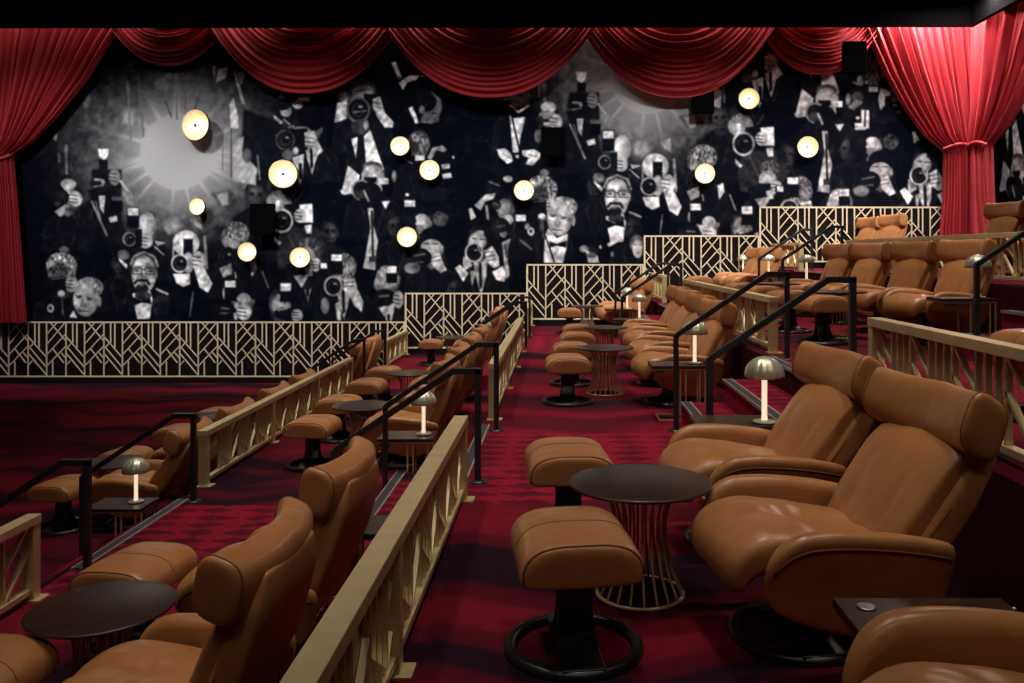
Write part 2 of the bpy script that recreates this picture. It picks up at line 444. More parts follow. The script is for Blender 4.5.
# ------------------------------------------------------------------ furniture shapes
def sgnp(c, e): return math.copysign(abs(c) ** e, c)
def pad(path, n=40, front=None, closed_ends=True):
    """soft slab: path = [(x,z,half_thick,half_width,power)], swept in the x-z plane, wide along y.
    front(y, s) returns how much the outer face is pushed in"""
    m = MB(); rings = []
    pts = [np.array((p[0], p[1])) for p in path]
    def ring(i, c, t, sc, sct):
        _, _, ht, hw, e = path[i]; nrm = np.array((-t[1], t[0])); rg = []
        for k in range(n):
            a = 2*pi*k/n; yy = hw * sc * sgnp(cos(a), 2/e); tt = ht * sct * sgnp(sin(a), 2/e)
            if front and sin(a) > .15: tt -= front(yy, i / (len(path)-1)) * sct
            p = c + nrm * tt; rg.append((p[0], yy, p[1]))
        return rg
    M_ = len(pts)
    for i in range(M_):
        t = pts[min(i+1, M_-1)] - pts[max(i-1, 0)]; t = t / np.linalg.norm(t)
        ht = path[i][2]
        if i == 0:
            for q, sc, st in ((.75, .80, .30), (.62, .91, .62), (.34, .975, .87)): rings.append(ring(i, pts[i] - t * ht * q, t, sc, st))
        rings.append(ring(i, pts[i], t, 1, 1))
        if i == M_ - 1:
            for q, sc, st in ((.34, .975, .87), (.62, .91, .62), (.75, .80, .30)): rings.append(ring(i, pts[i] + t * ht * q, t, sc, st))
    return m.rings(rings)
def groove(y, y0, w=.012, d=.012): return d * math.exp(-((y - y0) / w) ** 2)
def resample(path, n):
    P = np.array(path, float); d = np.r_[0, np.cumsum(np.hypot(np.diff(P[:,0]), np.diff(P[:,1])))]
    s = np.linspace(0, d[-1], n); out = []
    def cr(p0,p1,p2,p3,t): return .5*((2*p1)+(-p0+p2)*t+(2*p0-5*p1+4*p2-p3)*t*t+(-p0+3*p1-3*p2+p3)*t**3)
    for q in s:
        i = min(len(d) - 2, max(0, int(np.searchsorted(d, q) - 1))); t = (q - d[i]) / (d[i+1] - d[i])
        g = lambda k: P[min(len(P)-1, max(0, k))]
        out.append(tuple(cr(g(i-1), g(i), g(i+1), g(i+2), t)))
    return out
def ring_base(r, column_h, parent, half=.085):
    """round swivel ring with a bent black wooden upright"""
    prof = [(r-.055,.004),(r-.050,.028),(r-.030,.040),(r-.010,.034),(r,.016),(r,.0),(r-.05,.0)]
    m = MB(); n = 48
    m.rings([[(q*cos(2*pi*k/n), q*sin(2*pi*k/n), z) for q, z in prof] for k in range(n)], closed=True)
    m.build('swivel_ring', M_ring, parent, sub=0)
    for s in (-1, 1):
        path = resample([(s*(r-.02), .030), (s*.16, .045), (s*.075, .085), (s*.032, .17), (s*.022, column_h*.6), (s*.022, column_h)], 22)
        vs = MB(); rg = []
        for i, (y, z) in enumerate(path):
            a = path[max(i-1,0)]; b = path[min(i+1,len(path)-1)]; t = np.array((b[0]-a[0], b[1]-a[1])); t /= np.linalg.norm(t); nr = np.array((-t[1], t[0])) * .011
            w = half * (1.18 - .18 * min(1, z / .15))
            rg.append([(-w, y+nr[0], z+nr[1]), (w, y+nr[0], z+nr[1]), (w, y-nr[0], z-nr[1]), (-w, y-nr[0], z-nr[1])])
        vs.rings(rg).build('bent_upright', M_ring, parent, bevel=.004)
AY = .395           # sideways place of the arms
def make_recliner(rec=0.0):
    """leather recliner facing -x; rec in radians tips the back further"""
    r = thing('recliner', 'tan leather recliner', 'recliner', (0,0,0), 0, 'tan leather recliners')
    # seat
    seat = resample([(.42,.40,.075,.30,3.6),(.17,.435,.09,.315,3.6),(-.10,.475,.098,.32,3.6),(-.25,.475,.10,.318,3.4),(-.345,.42,.095,.31,3.2),(-.37,.355,.065,.295,3.0)], 26)
    def pk(y, s):
        d = groove(y, 0, .010, .016)
        x = s
        rr = math.hypot(y, (s - .45) * .8); an = math.atan2(y, (s - .45) * .8)
        d += .013 * (1 + sin(an * 9 + 1.3 * sin(an * 3))) * math.exp(-(rr / .19) ** 2) + .018 * math.exp(-(rr/.07)**2)
        return d
    # path runs towards -x so the outer face must be on the other side: flip with a mirrored pad
    m = pad([(p[0], p[1], p[2], p[3], p[4]) for p in seat[::-1]], 72, pk)
    m.build('seat', M_leather, r, sub=1)
    # pivot for the back
    px, pz = .27, .38
    def rot(x, z):
        a = -rec; dx, dz = x - px, z - pz
        return px + dx*cos(a) - dz*sin(a) , pz + dx*sin(a) + dz*cos(a)
    bk = [(.30,.43,.06,.30,4.6),(.39,.55,.075,.325,4.8),(.48,.67,.078,.335,5),(.57,.79,.074,.34,5),(.668,.90,.042,.335,5),(.735,.975,.018,.32,4.6)]
    def bg(y, s): return groove(abs(y), .155, .010, .030) - .006 * math.exp(-(y/.12)**4) + groove(s, .12, .02, .006)
    pth = resample([rot(q[0], q[1]) + q[2:] for q in bk], 22)
    pad(pth, 72, bg).build('backrest', M_leather, r, sub=1)
    sh = [(.23,.24,.05,.28,4.2),(.40,.42,.075,.335,4.8),(.52,.58,.085,.362,5),(.62,.73,.08,.365,5),(.715,.885,.06,.35,4.6),(.77,.985,.035,.29,3.4)]
    pad(resample([rot(q[0], q[1]) + q[2:] for q in sh], 18), 44).build('back_shell', M_leather, r, sub=1)
    # seams where the cushion meets the shell
    for s in (-1, 1):
        pts = [(*rot(.352 + .375*t - .012, .41 + .475*t + .012), 0) for t in np.linspace(0, 1, 12)]
        MB().tube([(p[0], s*(.345 + .012*sin(pi*k/11)), p[1]) for k, p in enumerate(pts)], .006, 6).build('piping', M_seam, r)
    # headrest: pillow across y, its ends swept forward
    hc = rot(.725, .962); tilt = radians(32) + rec * .75
    up = np.array((sin(tilt), cos(tilt))); nf = np.array((-cos(tilt), sin(tilt)))
    HW = .41; rings = []; n = 48
    def hring(y, sc, extra=0):
        q = abs(y) / HW; fwd = .075 * q ** 2.2
        ht = (.145 - .018 * q) * sc; th = (.088 + .012 * q) * sc
        c = np.array(hc) + nf * (fwd + .022) + up * (-.012 * q)
        rg = []
        for k in range(n):
            a = 2*pi*k/n; A = sgnp(cos(a), 2/3.2) * ht; B = sgnp(sin(a), 2/2.9) * th
            lean = .03 * (A / .145)           # top edge rolls forward a little
            p = c + up * A + nf * (B + lean); rg.append((p[0], y, p[1]))
        return rg
    for y in (-HW-.022, -HW-.018, -HW-.006): rings.append(hring(y, {-HW-.022:.70, -HW-.018:.88, -HW-.006:.97}[y]))
    for y in np.linspace(-HW, HW, 25):
        g = .985 if abs(abs(y) - .265) < .018 else 1.0
        rings.append(hring(y, g))
    for y, s in ((HW+.006,.97),(HW+.018,.88),(HW+.022,.70)): rings.append(hring(y, s))
    h = MB().rings(rings).build('headrest', M_leather, r, sub=1)
    for s in (-1, 1):
        MB().tube(hring(s*(HW - .002), 1.0)[::2], .0035, 6, closed=True).build('piping', M_seam, h)
    # arms: padded wings that narrow towards the ring
    for s in (-1, 1):
        prof = [(-.31,.455,.36,.020),(-.295,.50,.32,.032),(-.245,.565,.27,.043),(-.16,.605,.225,.049),(-.03,.612,.18,.051),(.13,.600,.15,.050),(.28,.580,.16,.046),(.40,.556,.22,.040),(.47,.536,.31,.032),(.495,.518,.40,.020)]
        pr = resample([(a, b_, c_, d_) for a, b_, c_, d_ in prof], 30); rings = []; n = 40
        for (x, zt_, zb_, wt) in pr:
            rg = []; H = max(.03, zt_ - zb_); capd = min(.055, H*.45)
            for k in range(n):
                a = 2*pi*k/n; ca, sa = cos(a), sin(a)
                if sa >= 0: z = zt_ - capd + capd * sgnp(sa, .85); wy = wt * sgnp(ca, .8)
                else:
                    z = zt_ - capd + (H - capd) * sgnp(sa, .8)
                    f_ = (zt_ - capd - z) / max(.02, (H - capd)); wy = wt * sgnp(ca, .55) * (1 - .50 * min(1, f_ * 1.6)) 
                out = .045 * (z - .30) / .3
                rg.append((x, s * (AY + out) + wy, z))
            rings.append(rg)
        am = MB().rings(rings).build('armrest', M_leather, r, sub=1)
        pts = []
        for (x, zt_, zb_, wt) in pr[2:-1]:
            H = zt_ - zb_; capd = min(.055, H*.45); z = zt_ - capd - .006
            pts.append((x, s * (AY + .045 * (z - .30) / .3 + wt * .99), z))
        MB().tube(pts, .006, 6).build('piping', M_seam, am)
    # mechanism and base
    m = MB().box(-.16, .30, -.22, .22, .27, .345).build('mechanism', M_black, r, bevel=.02)
    ring_base(.31, .29, r, .085)
    return r
def make_ottoman():
    r = thing('ottoman', 'tan leather ottoman', 'ottoman', (0,0,0), 0, 'tan leather ottomans')
    Lx, Ly, zb, hh = .258, .262, .362, .196
    n = 48
    def prof(sc, y):
        q = abs(y) / Ly; rg = []
        for k in range(n):
            a = 2*pi*k/n; ca, sa = cos(a), sin(a)
            x = Lx * sc * sgnp(ca, 2/3.4)
            if sa >= 0: z = zb + .05 + (hh - .05) * (1 - .10*q*q) * sgnp(sa, 2/2.35) * sc
            else: z = zb + .05 + .05 * sgnp(sa, 2/6) * sc
            rg.append((x, y, z))
        return rg
    rings = [prof(.55, -Ly-.024), prof(.82, -Ly-.022), prof(.93, -Ly-.014), prof(.975, -Ly)]
    for y in np.linspace(-Ly + .02, Ly - .02, 17): rings.append(prof(.985 if abs(y) < .001 else 1.0, y))
    rings += [prof(.975, Ly), prof(.93, Ly+.014), prof(.82, Ly+.022), prof(.55, Ly+.024)]
    c = MB().rings(rings).build('cushion', M_leather, r, sub=1)
    for s in (-1, 1):
        q = prof(.957, s*(Ly + .006)); MB().tube(q[:26], .0045, 6).build('piping', M_seam, c)
    MB().tube([(p[0], 0, p[2] + .0005) for p in prof(.987, 0)[2:23]], .0028, 6).build('seam', M_seam, c)
    MB().box(-.13, .13, -.13, .13, zb - .03, zb + .012).build('mount', M_black, r, bevel=.01)
    ring_base(.305, zb - .02, r, .078)
    return r
def make_round_table():
    r = thing('round_table', 'round walnut table', 'table', (0,0,0), 0, 'round walnut tables on wire bases')
    MB().lathe([(.0001,.550),(.335,.550),(.355,.556),(.360,.563),(.357,.570),(.35,.572),(.0001,.572)], 64).build('tabletop', M_walnut, r, bevel=0)
    def rad(t): # hourglass
        return .128 + .088 * (1 - t / .64) ** 2 if t < .64 else .128 + .060 * ((t - .64) / .36) ** 2
    m = MB(); n = 20
    for k in range(n):
        a = 2*pi*k/n; m.tube([(rad(t)*cos(a), rad(t)*sin(a), .012 + .531*t) for t in np.linspace(0, 1, 15)], .0066, 6)
    m.build('wire_cage', M_wire, r)
    for z, q, nm in ((.010, rad(0), 'base_ring'), (.535, rad(1), 'top_ring')):
        MB().tube([(q*cos(2*pi*k/40), q*sin(2*pi*k/40), z) for k in range(40)], .010, 8, closed=True).build(nm, M_wire, r)
    return r
def make_end_table(near=False):
    """narrow side table; local x along the row depth, y towards the far side"""
    r = thing('side_table', 'dark walnut side table', 'side table', (0,0,0), 0, 'dark walnut side tables')
    x0, x1, y0, y1 = -.28, .28, -.20, .20
    MB().box(x0, x1, y0, y1, .54, .572).build('tabletop', M_walnut, r, bevel=.003)
    MB().box(x0+.008, x1-.008, y0+.008, y1-.008, .528, .541).build('top_frame', M_wire, r)
    for sx in (-1, 1):
        m = MB()
        xs = .02 if sx < 0 else .22
        for dx in (0, .055):
            m.box(xs+dx-.007, xs+dx+.007, y0+.03, y0+.044, .012, .53)
        m.build('leg', M_wire, r)
        m = MB()
        m.box(xs+.02, xs+.034, y1-.05, y1-.036, .012, .53); m.build('leg', M_wire, r)
    m = MB()
    for y in (y0+.03, y1-.05): m.box(-.20, .27, y, y+.016, 0, .018)
    for x in (-.20, .256): m.box(x, x+.014, y0+.03, y1-.036, 0, .016)
    m.build('foot_frame', M_wire, r)
    MB().box(x0+.03, x0+.13, y0-.004, y0+.05, .497, .524).build('call_button', M_black, r, bevel=.004)
    if near:
        MB().lathe([(.0001,.5725),(.030,.5725),(.030,.577),(.024,.5775),(.0001,.5775)], 24, (x0+.085, .12, 0)).build('grommet', M_steel, r)
        MB().lathe([(.0001,.5725),(.030,.5725),(.030,.577),(.024,.5775),(.0001,.5775)], 24, (x0+.085, -.05, 0)).build('grommet', M_steel, r)
        for dx in (.145, .265):
            MB().lathe([(.009,.572),(.009,.578),(.004,.581),(.004,.590),(.008,.594),(.008,.602),(.0001,.605)], 12, (dx-.02, .045, 0)).build('knob', M_steel, r)
        MB().tube([(.185+.045*cos(pi*k/14), .045+.03*sin(pi*k/14), .576) for k in range(15)], .006, 6).build('handle', M_gold, r)
    return r
def make_lamp():
    r = thing('table_lamp', 'small dome table lamp', 'lamp', (0,0,0), 0, 'small dome table lamps')
    MB().lathe([(.0001,0),(.078,0),(.080,.006),(.0001,.006)], 32).build('base_felt', M_black, r)
    MB().lathe([(.0001,.006),(.078,.006),(.078,.014),(.06,.018),(.022,.021),(.0001,.021)], 32).build('base', M_cream, r)
    MB().lathe([(.0001,.02),(.021,.02),(.0185,.06),(.0185,.33),(.0001,.33)], 20).build('stem', M_stem, r)
    prof = []
    for k in range(13):
        a = pi/2*k/12; prof.append((.128*sin(a)+.0001,   .325 + .128*cos(a)))
    prof += [(.128,.310),(.122,.310),(.118,.33),(.09,.385),(.0001,.44)]
    rib = lambda a: 1 + .055*abs(sin(a*6)) 
    MB().lathe(prof, 84, rib=rib).build('dome_shade', M_dome, r)
    return r
PR = Proto(make_recliner(0.0)); PU = Proto(make_recliner(-.23)); PM = Proto(make_recliner(-.12)); PBR = Proto(make_recliner(-.2)); PO = Proto(make_ottoman()); PT = Proto(make_round_table()); PE = Proto(make_end_table()); PL = Proto(make_lamp())
ORD = ['nearest', 'second nearest', 'third nearest', 'farthest']
SHORT = {'E': 'lowest tier', 'D': 'second tier', 'C': 'middle tier', 'B': 'fourth tier', 'A': 'top tier'}
def place_row(P, t, lst, fmt, zoff=0):
    for (x, y, rz, word) in lst:
        P.put((tx(t) + x, y, tz(t) + zoff), radians(rz), fmt % (word, SHORT[t]))
RB = 1.10
# recliners (x from tier origin, y, turn)
NEARW = ('nearer', 'farther')
def rec(t, kind, lst, pro=None): place_row(pro or PR, t, lst, {'near': 'tan leather recliner before the near steps, %s, %s', 'mid': 'tan leather recliner between the two flights of steps, %s of four, %s', 'far': 'tan leather recliner beside the mural wall, %s of two, %s'}[kind])
def ott(t, kind, lst): place_row(PO, t, lst, {'near': 'tan leather ottoman before the near steps, %s, %s', 'mid': 'tan leather ottoman between the two flights of steps, %s of four, %s', 'far': '%s leather ottoman near the mural wall, %s'}[kind])
def tab(t, kind, lst): place_row(PT, t, lst, {'near': 'round dark walnut table before the near steps, %s, %s', 'mid': 'round dark walnut table between the two flights of steps, %s of two, %s', 'far': 'round dark walnut table near the mural wall, %s, %s'}[kind])
def end(t, lst): place_row(PE, t, lst, 'narrow walnut side table %s, %s')
def lamp(t, lst): place_row(PL, t, lst, 'lit dome lamp on the side table %s, %s', .572)
rec('C', 'near', [(1.07,3.84,8,'nearer of two in full view'),(1.06,5.12,8,'farther of two'),(1.15,1.98,8,'only its arm in view')])
ott('C', 'near', [(.06,3.71,8,'nearest the camera'),(.05,5.22,6,'behind the round table')])
tab('C', 'near', [(.405,4.30,0,'beside two ottomans')])
MY = (9.85, 11.25, 12.75, 14.15)
def mids(xs, rz, ys=MY): return [(x, y, rz, w) for x, y, w in zip(xs, ys, ORD)]
rec('C', 'mid', mids((1.28,1.33,1.39,1.43), 9), PM); ott('C', 'mid', mids((.09,.16,.26,.31), 5)); tab('C', 'mid', [(.55,10.48,0,'nearer'),(.71,13.4,0,'farther')])
rec('C', 'far', [(1.26,18.35,9,'nearer'),(1.26,19.65,9,'farther')], PM); ott('C', 'far', [(.21,18.4,4,'orange brown')]); tab('C', 'far', [(.60,18.9,0,'behind an ottoman')])
rec('D', 'near', [(1.13,3.80,-3,'nearer of two seen from behind'),(1.13,5.2,-4,'farther of two seen from behind')], PU)
ott('D', 'near', [(.22,3.92,-8,'cut by the left picture edge'),(.33,5.26,-9,'behind the round table')])
tab('D', 'near', [(.56,4.44,0,'between two ottomans')])
rec('D', 'mid', mids((1.13,)*4, -2), PU); ott('D', 'mid', mids((.14,.06,.09,.05), -4, (9.67,11.1,12.6,14.0))); tab('D', 'mid', [(.54,10.35,0,'nearer'),(.60,13.2,0,'farther')])
rec('D', 'far', [(1.08,18.35,-2,'nearer'),(1.08,19.65,-2,'farther')], PU); ott('D', 'far', [(.15,18.5,0,'orange brown')]); tab('D', 'far', [(.55,18.9,0,'behind an ottoman')])
rec('E', 'mid', mids((.98,)*4, -2), PR); ott('E', 'mid', mids((.28,.22,.22,.22), -6, (9.62,11.1,12.6,14.0))); tab('E', 'mid', [(.44,10.36,0,'nearer'),(.58,13.4,0,'farther')])
rec('E', 'far', [(1.08,18.35,-4,'nearer'),(1.08,19.65,-4,'farther')], PU)
ott('B', 'near', [(.10,5.3,8,'at the right picture edge')])
rec('B', 'mid', mids((1.31,1.29,1.26,1.25), 12), PBR); ott('B', 'mid', mids((.09,.09,.09,.09), 8)); tab('B', 'mid', [(.46,10.48,0,'nearer'),(.46,13.4,0,'farther')])
rec('B', 'far', [(1.05,18.35,9,'nearer'),(1.05,19.65,9,'farther')], PM); ott('B', 'far', [(.06,18.4,4,'orange brown')])
rec('A', 'mid', [(1.0,12.6,12,'third nearest'),(1.0,14.0,12,'farthest')], PBR)
rec('A', 'far', [(.82,18.35,10,'nearer'),(.82,19.75,10,'farther')], PBR)
# side tables and lamps stand at the ends of each block of seats
END_NEAR, MID_A, MID_B, FAR_A = 5.86, 8.92, 15.0, 18.0 - .35
end('C', [(1.20,END_NEAR,0,'before the near steps'),(1.22,MID_A,0,'behind the near handrails'),(1.22,MID_B,0,'before the far steps'),(1.22,17.72,0,'behind the far handrails')])
lamp('C', [(1.39,5.78,0,'before the near steps'),(1.41,8.90,0,'behind the near handrails'),(1.40,MID_B,0,'before the far steps'),(1.40,17.72,0,'behind the far handrails')])
end('D', [(1.53,5.78,0,'before the near steps'),(1.41,8.64,0,'behind the near handrails'),(1.26,MID_B,0,'before the far steps'),(1.26,17.72,0,'behind the far handrails')])
lamp('D', [(1.56,8.66,0,'behind the near handrails'),(1.40,MID_B,0,'before the far steps'),(1.40,17.72,0,'behind the far handrails')])
end('E', [(1.46,8.62,0,'behind the near handrails')])
lamp('E', [(1.58,8.66,0,'behind the near handrails')])
end('B', [(1.26,MID_A,0,'behind the near handrails'),(1.26,MID_B,0,'before the far steps'),(1.26,17.72,0,'behind the far handrails'),(1.26,20.2,0,'against the mural wall')])
lamp('B', [(1.42,8.88,0,'behind the near handrails'),(1.40,MID_B,0,'before the far steps'),(1.40,17.72,0,'behind the far handrails'),(1.40,20.2,0,'against the mural wall')])
c0 = [o for o in C.objects if o.get('label','').find('only its arm') >= 0][0]; c0.scale = (1, 1, 1.17)
e0 = make_end_table(True); e0.location = (1.19, 2.64, 0); e0['label'] = 'narrow walnut side table with metal grommets in the lower right corner'
# ------------------------------------------------------------------ lamps and loudspeakers on the mural
M_reflect = mat('gold_reflector', (.92,.72,.42), .45, .15); b = bsdf(M_reflect)
M_bulb = bpy.data.materials.new('lit_bulb'); M_bulb.use_nodes = True
b = bsdf(M_bulb); b.inputs['Emission Color'].default_value = (1,.82,.55,1); b.inputs['Emission Strength'].default_value = 14
M_dark = mat('dark_bronze', (.05,.04,.03), .4, .6)
def sconce(px, py, r_px, word, tilt=0, arm=.28):
    X, Z = on_plane_y(px, py, WALL_Y - arm); R = r_px * (WALL_Y - arm) / F
    r = thing('wall_lamp', word, 'wall lamp', (X, WALL_Y - .03, Z), 0, 'round gold reflector wall lamps')
    # local frame: dish opens towards -y
    def lath(prof, n, nm, mt, par, rb=None, cap=False):
        m = MB().lathe(prof, n, rib=rb, cap=cap); q = np.array(m.v)
        a = radians(tilt)
        x, y, z = q[:,0].copy(), q[:,1].copy(), q[:,2].copy()
        y2 = -z; z2 = y
        xx = x*cos(a) - y2*sin(a); yy = x*sin(a) + y2*cos(a)
        m.v = [tuple(p) for p in np.stack([xx, yy - arm + .03, z2], 1)]
        return m.build(nm, mt, par)
    d = R * .42
    lath([(R*.10,-d),(R*.55,-d*.78),(R*.88,-d*.30),(R,0),(R*.985,.006),(R*.86,-d*.26),(R*.54,-d*.70),(R*.10,-d*.92)], 48, 'reflector', M_reflect, r, lambda a: 1 + .006*sin(a*24))
    lath([(R*1.0,-.004),(R*1.06,-.03),(R*1.0,-d*.5),(R*.6,-d*1.0),(R*.12,-d*1.2),(.0001,-d*1.2)], 40, 'back_dish', M_dark, r)
    lath([(.0001,-d*.9),(R*.24,-d*.9),(R*.24,-d*.30),(R*.16,-d*.18),(.0001,-d*.16)], 24, 'bulb', M_bulb, r)
    lath([(R*.07,-d*.2),(R*.15,-d*.1),(R*.13,-d*.02),(.0001,0)], 20, 'bulb_cap', M_dark, r)
    MB().tube([(0, .012, 0), (0, -arm + .03 + d*1.05, 0)], .02, 10).build('stem', M_dark, r)
    MB().box(-.06, .06, -.01, .025, -.06, .06).build('wall_plate', M_dark, r)
    pl = bpy.data.lights.new('wall_lamp_glow', 'POINT'); pl.energy = .52 * (R/.24); pl.color = (1,.82,.56); pl.shadow_soft_size = .05
    po = bpy.data.objects.new('bulb_light', pl); C.objects.link(po); po.parent = r; po.location = (-sin(radians(tilt))*-(d*.3) , -arm + .03 - .06, 0)
    return r
for px, py, rp, w_, tl, am in ((195,125,15.5,'largest round gold wall lamp, upper left within the white burst',-14,.55),(283,174,14,'second largest gold wall lamp, right of the left burst',6,.5),
    (197,206.5,8.5,'small gold wall lamp just below the left white burst',-10,.35),(247,252,9.5,'gold wall lamp low down right of the curly-haired figure',0,.35),
    (300,257.5,10,'gold wall lamp beside the lowest left lamp',8,.35),(407,237,10,'gold wall lamp low in the middle, beside a white shirt strip',0,.35),
    (400,146,9.5,'gold wall lamp, upper left of the close middle pair',0,.35),(429.5,170,10,'gold wall lamp, lower right of the close middle pair',0,.35),
    (524,190.5,10,'gold wall lamp alone right of centre',0,.35),(749,98.5,10.5,'gold wall lamp near the right swags beside the hanging loudspeaker',0,.35),
    (705,173.5,10,'gold wall lamp below the loudspeaker on the right',0,.35),(808,147,10.5,'rightmost gold wall lamp near the right curtain',0,.35)):
    sconce(px, py, rp, w_, tl, am)
def speaker(px, py, w, h, word, out=0):
    Yf = WALL_Y - .5 - out; X, Z = on_plane_y(px, py, Yf); s = Yf / F; W, H = w*s, h*s
    r = thing('loudspeaker', word, 'loudspeaker', (X, WALL_Y - .04, Z), 0, 'black wall loudspeakers')
    m = MB(); zt, zb = H/2, -H/2
    vs = [(-W/2,-.46,zb+.03),(W/2,-.46,zb+.03),(W/2,-.46,zt),(-W/2,-.46,zt),(-W*.38,-.16,zb+.08),(W*.38,-.16,zb+.08),(W*.38,-.16,zt-.02),(-W*.38,-.16,zt-.02)]
    vs = [(a, b - out, c) for a, b, c in vs]
    m.add(vs, [(0,1,2,3),(7,6,5,4),(0,4,5,1),(1,5,6,2),(2,6,7,3),(3,7,4,0)], False); m.build('cabinet', M_speaker, r, bevel=.015)
    MB().box(-W/2+.03, W/2-.03, -.475 - out, -.455 - out, zb+.06, zt-.03).build('grille', M_speaker, r, bevel=.004)
    MB().box(-.05, .05, -.2 - out, .01, -.04, .04).build('bracket', M_speaker, r)
    MB().box(-.1, .1, .0, .035, -.12, .12).build('wall_plate', M_speaker, r)
speaker(262,220,25,33,'black loudspeaker between two gold lamps on the left part of the mural')
speaker(553,142,24,30,'black loudspeaker high in the middle of the mural')
speaker(703,99.5,23,32,'black loudspeaker just below the fourth red swag')
speaker(855,58,24,34,'black loudspeaker against the right red swag', .62)
# ------------------------------------------------------------------ the printed wall mural: press photographers in black and white
class Print:
    """small grey-tone drawing board; coordinates are wall units u (across), w (down)"""
    def __init__(s, u0, u1, w0, w1, k):
        s.u0, s.w0, s.k = u0, w0, k
        s.nx, s.ny = int((u1 - u0) * k) + 1, int((w1 - w0) * k) + 1
        r_ = np.random.RandomState(5).standard_normal((s.ny, s.nx)); r_ = r_ + np.roll(r_, 1, 0) + np.roll(r_, 1, 1) + np.roll(r_, (1, 1), (0, 1)); r_ = r_ + np.roll(r_, 2, 0) * .5; s.cn = r_ / r_.std()
        s.B = np.zeros((s.ny, s.nx))
        s.V = np.full((s.ny, s.nx), .022)
    def win(s, a, b, c, d):
        i0 = max(0, int((c - s.w0) * s.k)); i1 = min(s.ny, int((d - s.w0) * s.k) + 2)
        j0 = max(0, int((a - s.u0) * s.k)); j1 = min(s.nx, int((b - s.u0) * s.k) + 2)
        if i1 <= i0 or j1 <= j0: return None
        U = s.u0 + np.arange(j0, j1)[None, :] / s.k; Wd = s.w0 + np.arange(i0, i1)[:, None] / s.k
        return (slice(i0, i1), slice(j0, j1)), U, Wd
    def mix(s, sl, a, v):
        a = np.clip(a, 0, 1); s.V[sl] = s.V[sl] * (1 - a) + v * a
    def ell(s, x, y, rx, ry, v, soft=.7, rot=0.0, tex=0):
        R = max(rx, ry) + soft * 2; q = s.win(x - R, x + R, y - R, y + R)
        if not q: return
        sl, U, Wd = q; c, n = cos(rot), sin(rot); dx, dy = U - x, Wd - y
        a = (dx*c + dy*n) / rx; b = (-dx*n + dy*c) / ry; d = np.sqrt(a*a + b*b)
        al = np.clip(.5 - (d - 1) * min(rx, ry) / soft, 0, 1)
        val = v * (1.08 - .22 * np.clip(d, 0, 1) ** 2 - .10 * a)         # tone of the print: roundness of heads and hands
        if tex: val = val * np.clip(1 + tex * .8 * s.cn[sl], .2, 1.7)
        s.mix(sl, al, val)
    def poly(s, pts, v, soft=.7):
        P = np.array(pts, float); q = s.win(P[:,0].min() - soft*2, P[:,0].max() + soft*2, P[:,1].min() - soft*2, P[:,1].max() + soft*2)
        if not q: return
        sl, U, Wd = q; ins = np.zeros(np.broadcast(U, Wd).shape, bool); dist = np.full(ins.shape, 1e9)
        for (x0, y0), (x1, y1) in zip(P, np.roll(P, -1, 0)):
            dx, dy = x1 - x0, y1 - y0; t = np.clip(((U - x0)*dx + (Wd - y0)*dy) / (dx*dx + dy*dy + 1e-9), 0, 1)
            dist = np.minimum(dist, np.hypot(U - x0 - t*dx, Wd - y0 - t*dy))
            if y0 != y1: ins ^= ((y0 > Wd) != (y1 > Wd)) & (U < x0 + (Wd - y0) * dx / (dy if dy else 1e-9))
        s.mix(sl, .5 + np.where(ins, dist, -dist) / soft, v * (1 + .06 * np.sin(U * .9 + Wd * .6)))
    def line(s, pts, w, v, soft=.6):
        for (x0, y0), (x1, y1) in zip(pts, pts[1:]):
            q = s.win(min(x0,x1) - w - 2, max(x0,x1) + w + 2, min(y0,y1) - w - 2, max(y0,y1) + w + 2)
            if not q: continue
            sl, U, Wd = q; dx, dy = x1 - x0, y1 - y0; t = np.clip(((U - x0)*dx + (Wd - y0)*dy) / (dx*dx + dy*dy + 1e-9), 0, 1)
            s.mix(sl, .5 - (np.hypot(U - x0 - t*dx, Wd - y0 - t*dy) - w/2) / soft, v)
    def burst(s, x, y, r, R, seed):
        q = s.win(x - R*1.3, x + R*1.3, y - R*1.3, y + R*1.3)
        if not q: return
        sl, U, Wd = q; d = np.hypot(U - x, Wd - y); th = np.arctan2(Wd - y, U - x)
        rnd = np.random.RandomState(seed); ray = np.zeros_like(d)
        for i in range(26):
            a = rnd.uniform(-pi, pi); ln = rnd.uniform(.5, 1.0); wd = rnd.uniform(.02, .07)
            dd = np.abs((th - a + pi) % (2*pi) - pi); ray = np.maximum(ray, ln * np.exp(-(dd / wd) ** 2))
        g = np.clip((R - d) / (R - r), 0, 1) ** 1.75 * (.80 + .45 * ray)
        g = np.where(d < r, np.maximum(g, .985), g); edge = np.clip((r * 1.35 - d) / (r * .5), 0, 1); g = np.maximum(g, edge)
        s.mix(sl, g, .66); s.B[sl] = np.maximum(s.B[sl], np.clip(g * 1.4, 0, 1))
PB = Print(8, 978, 18, 334, 1.35)
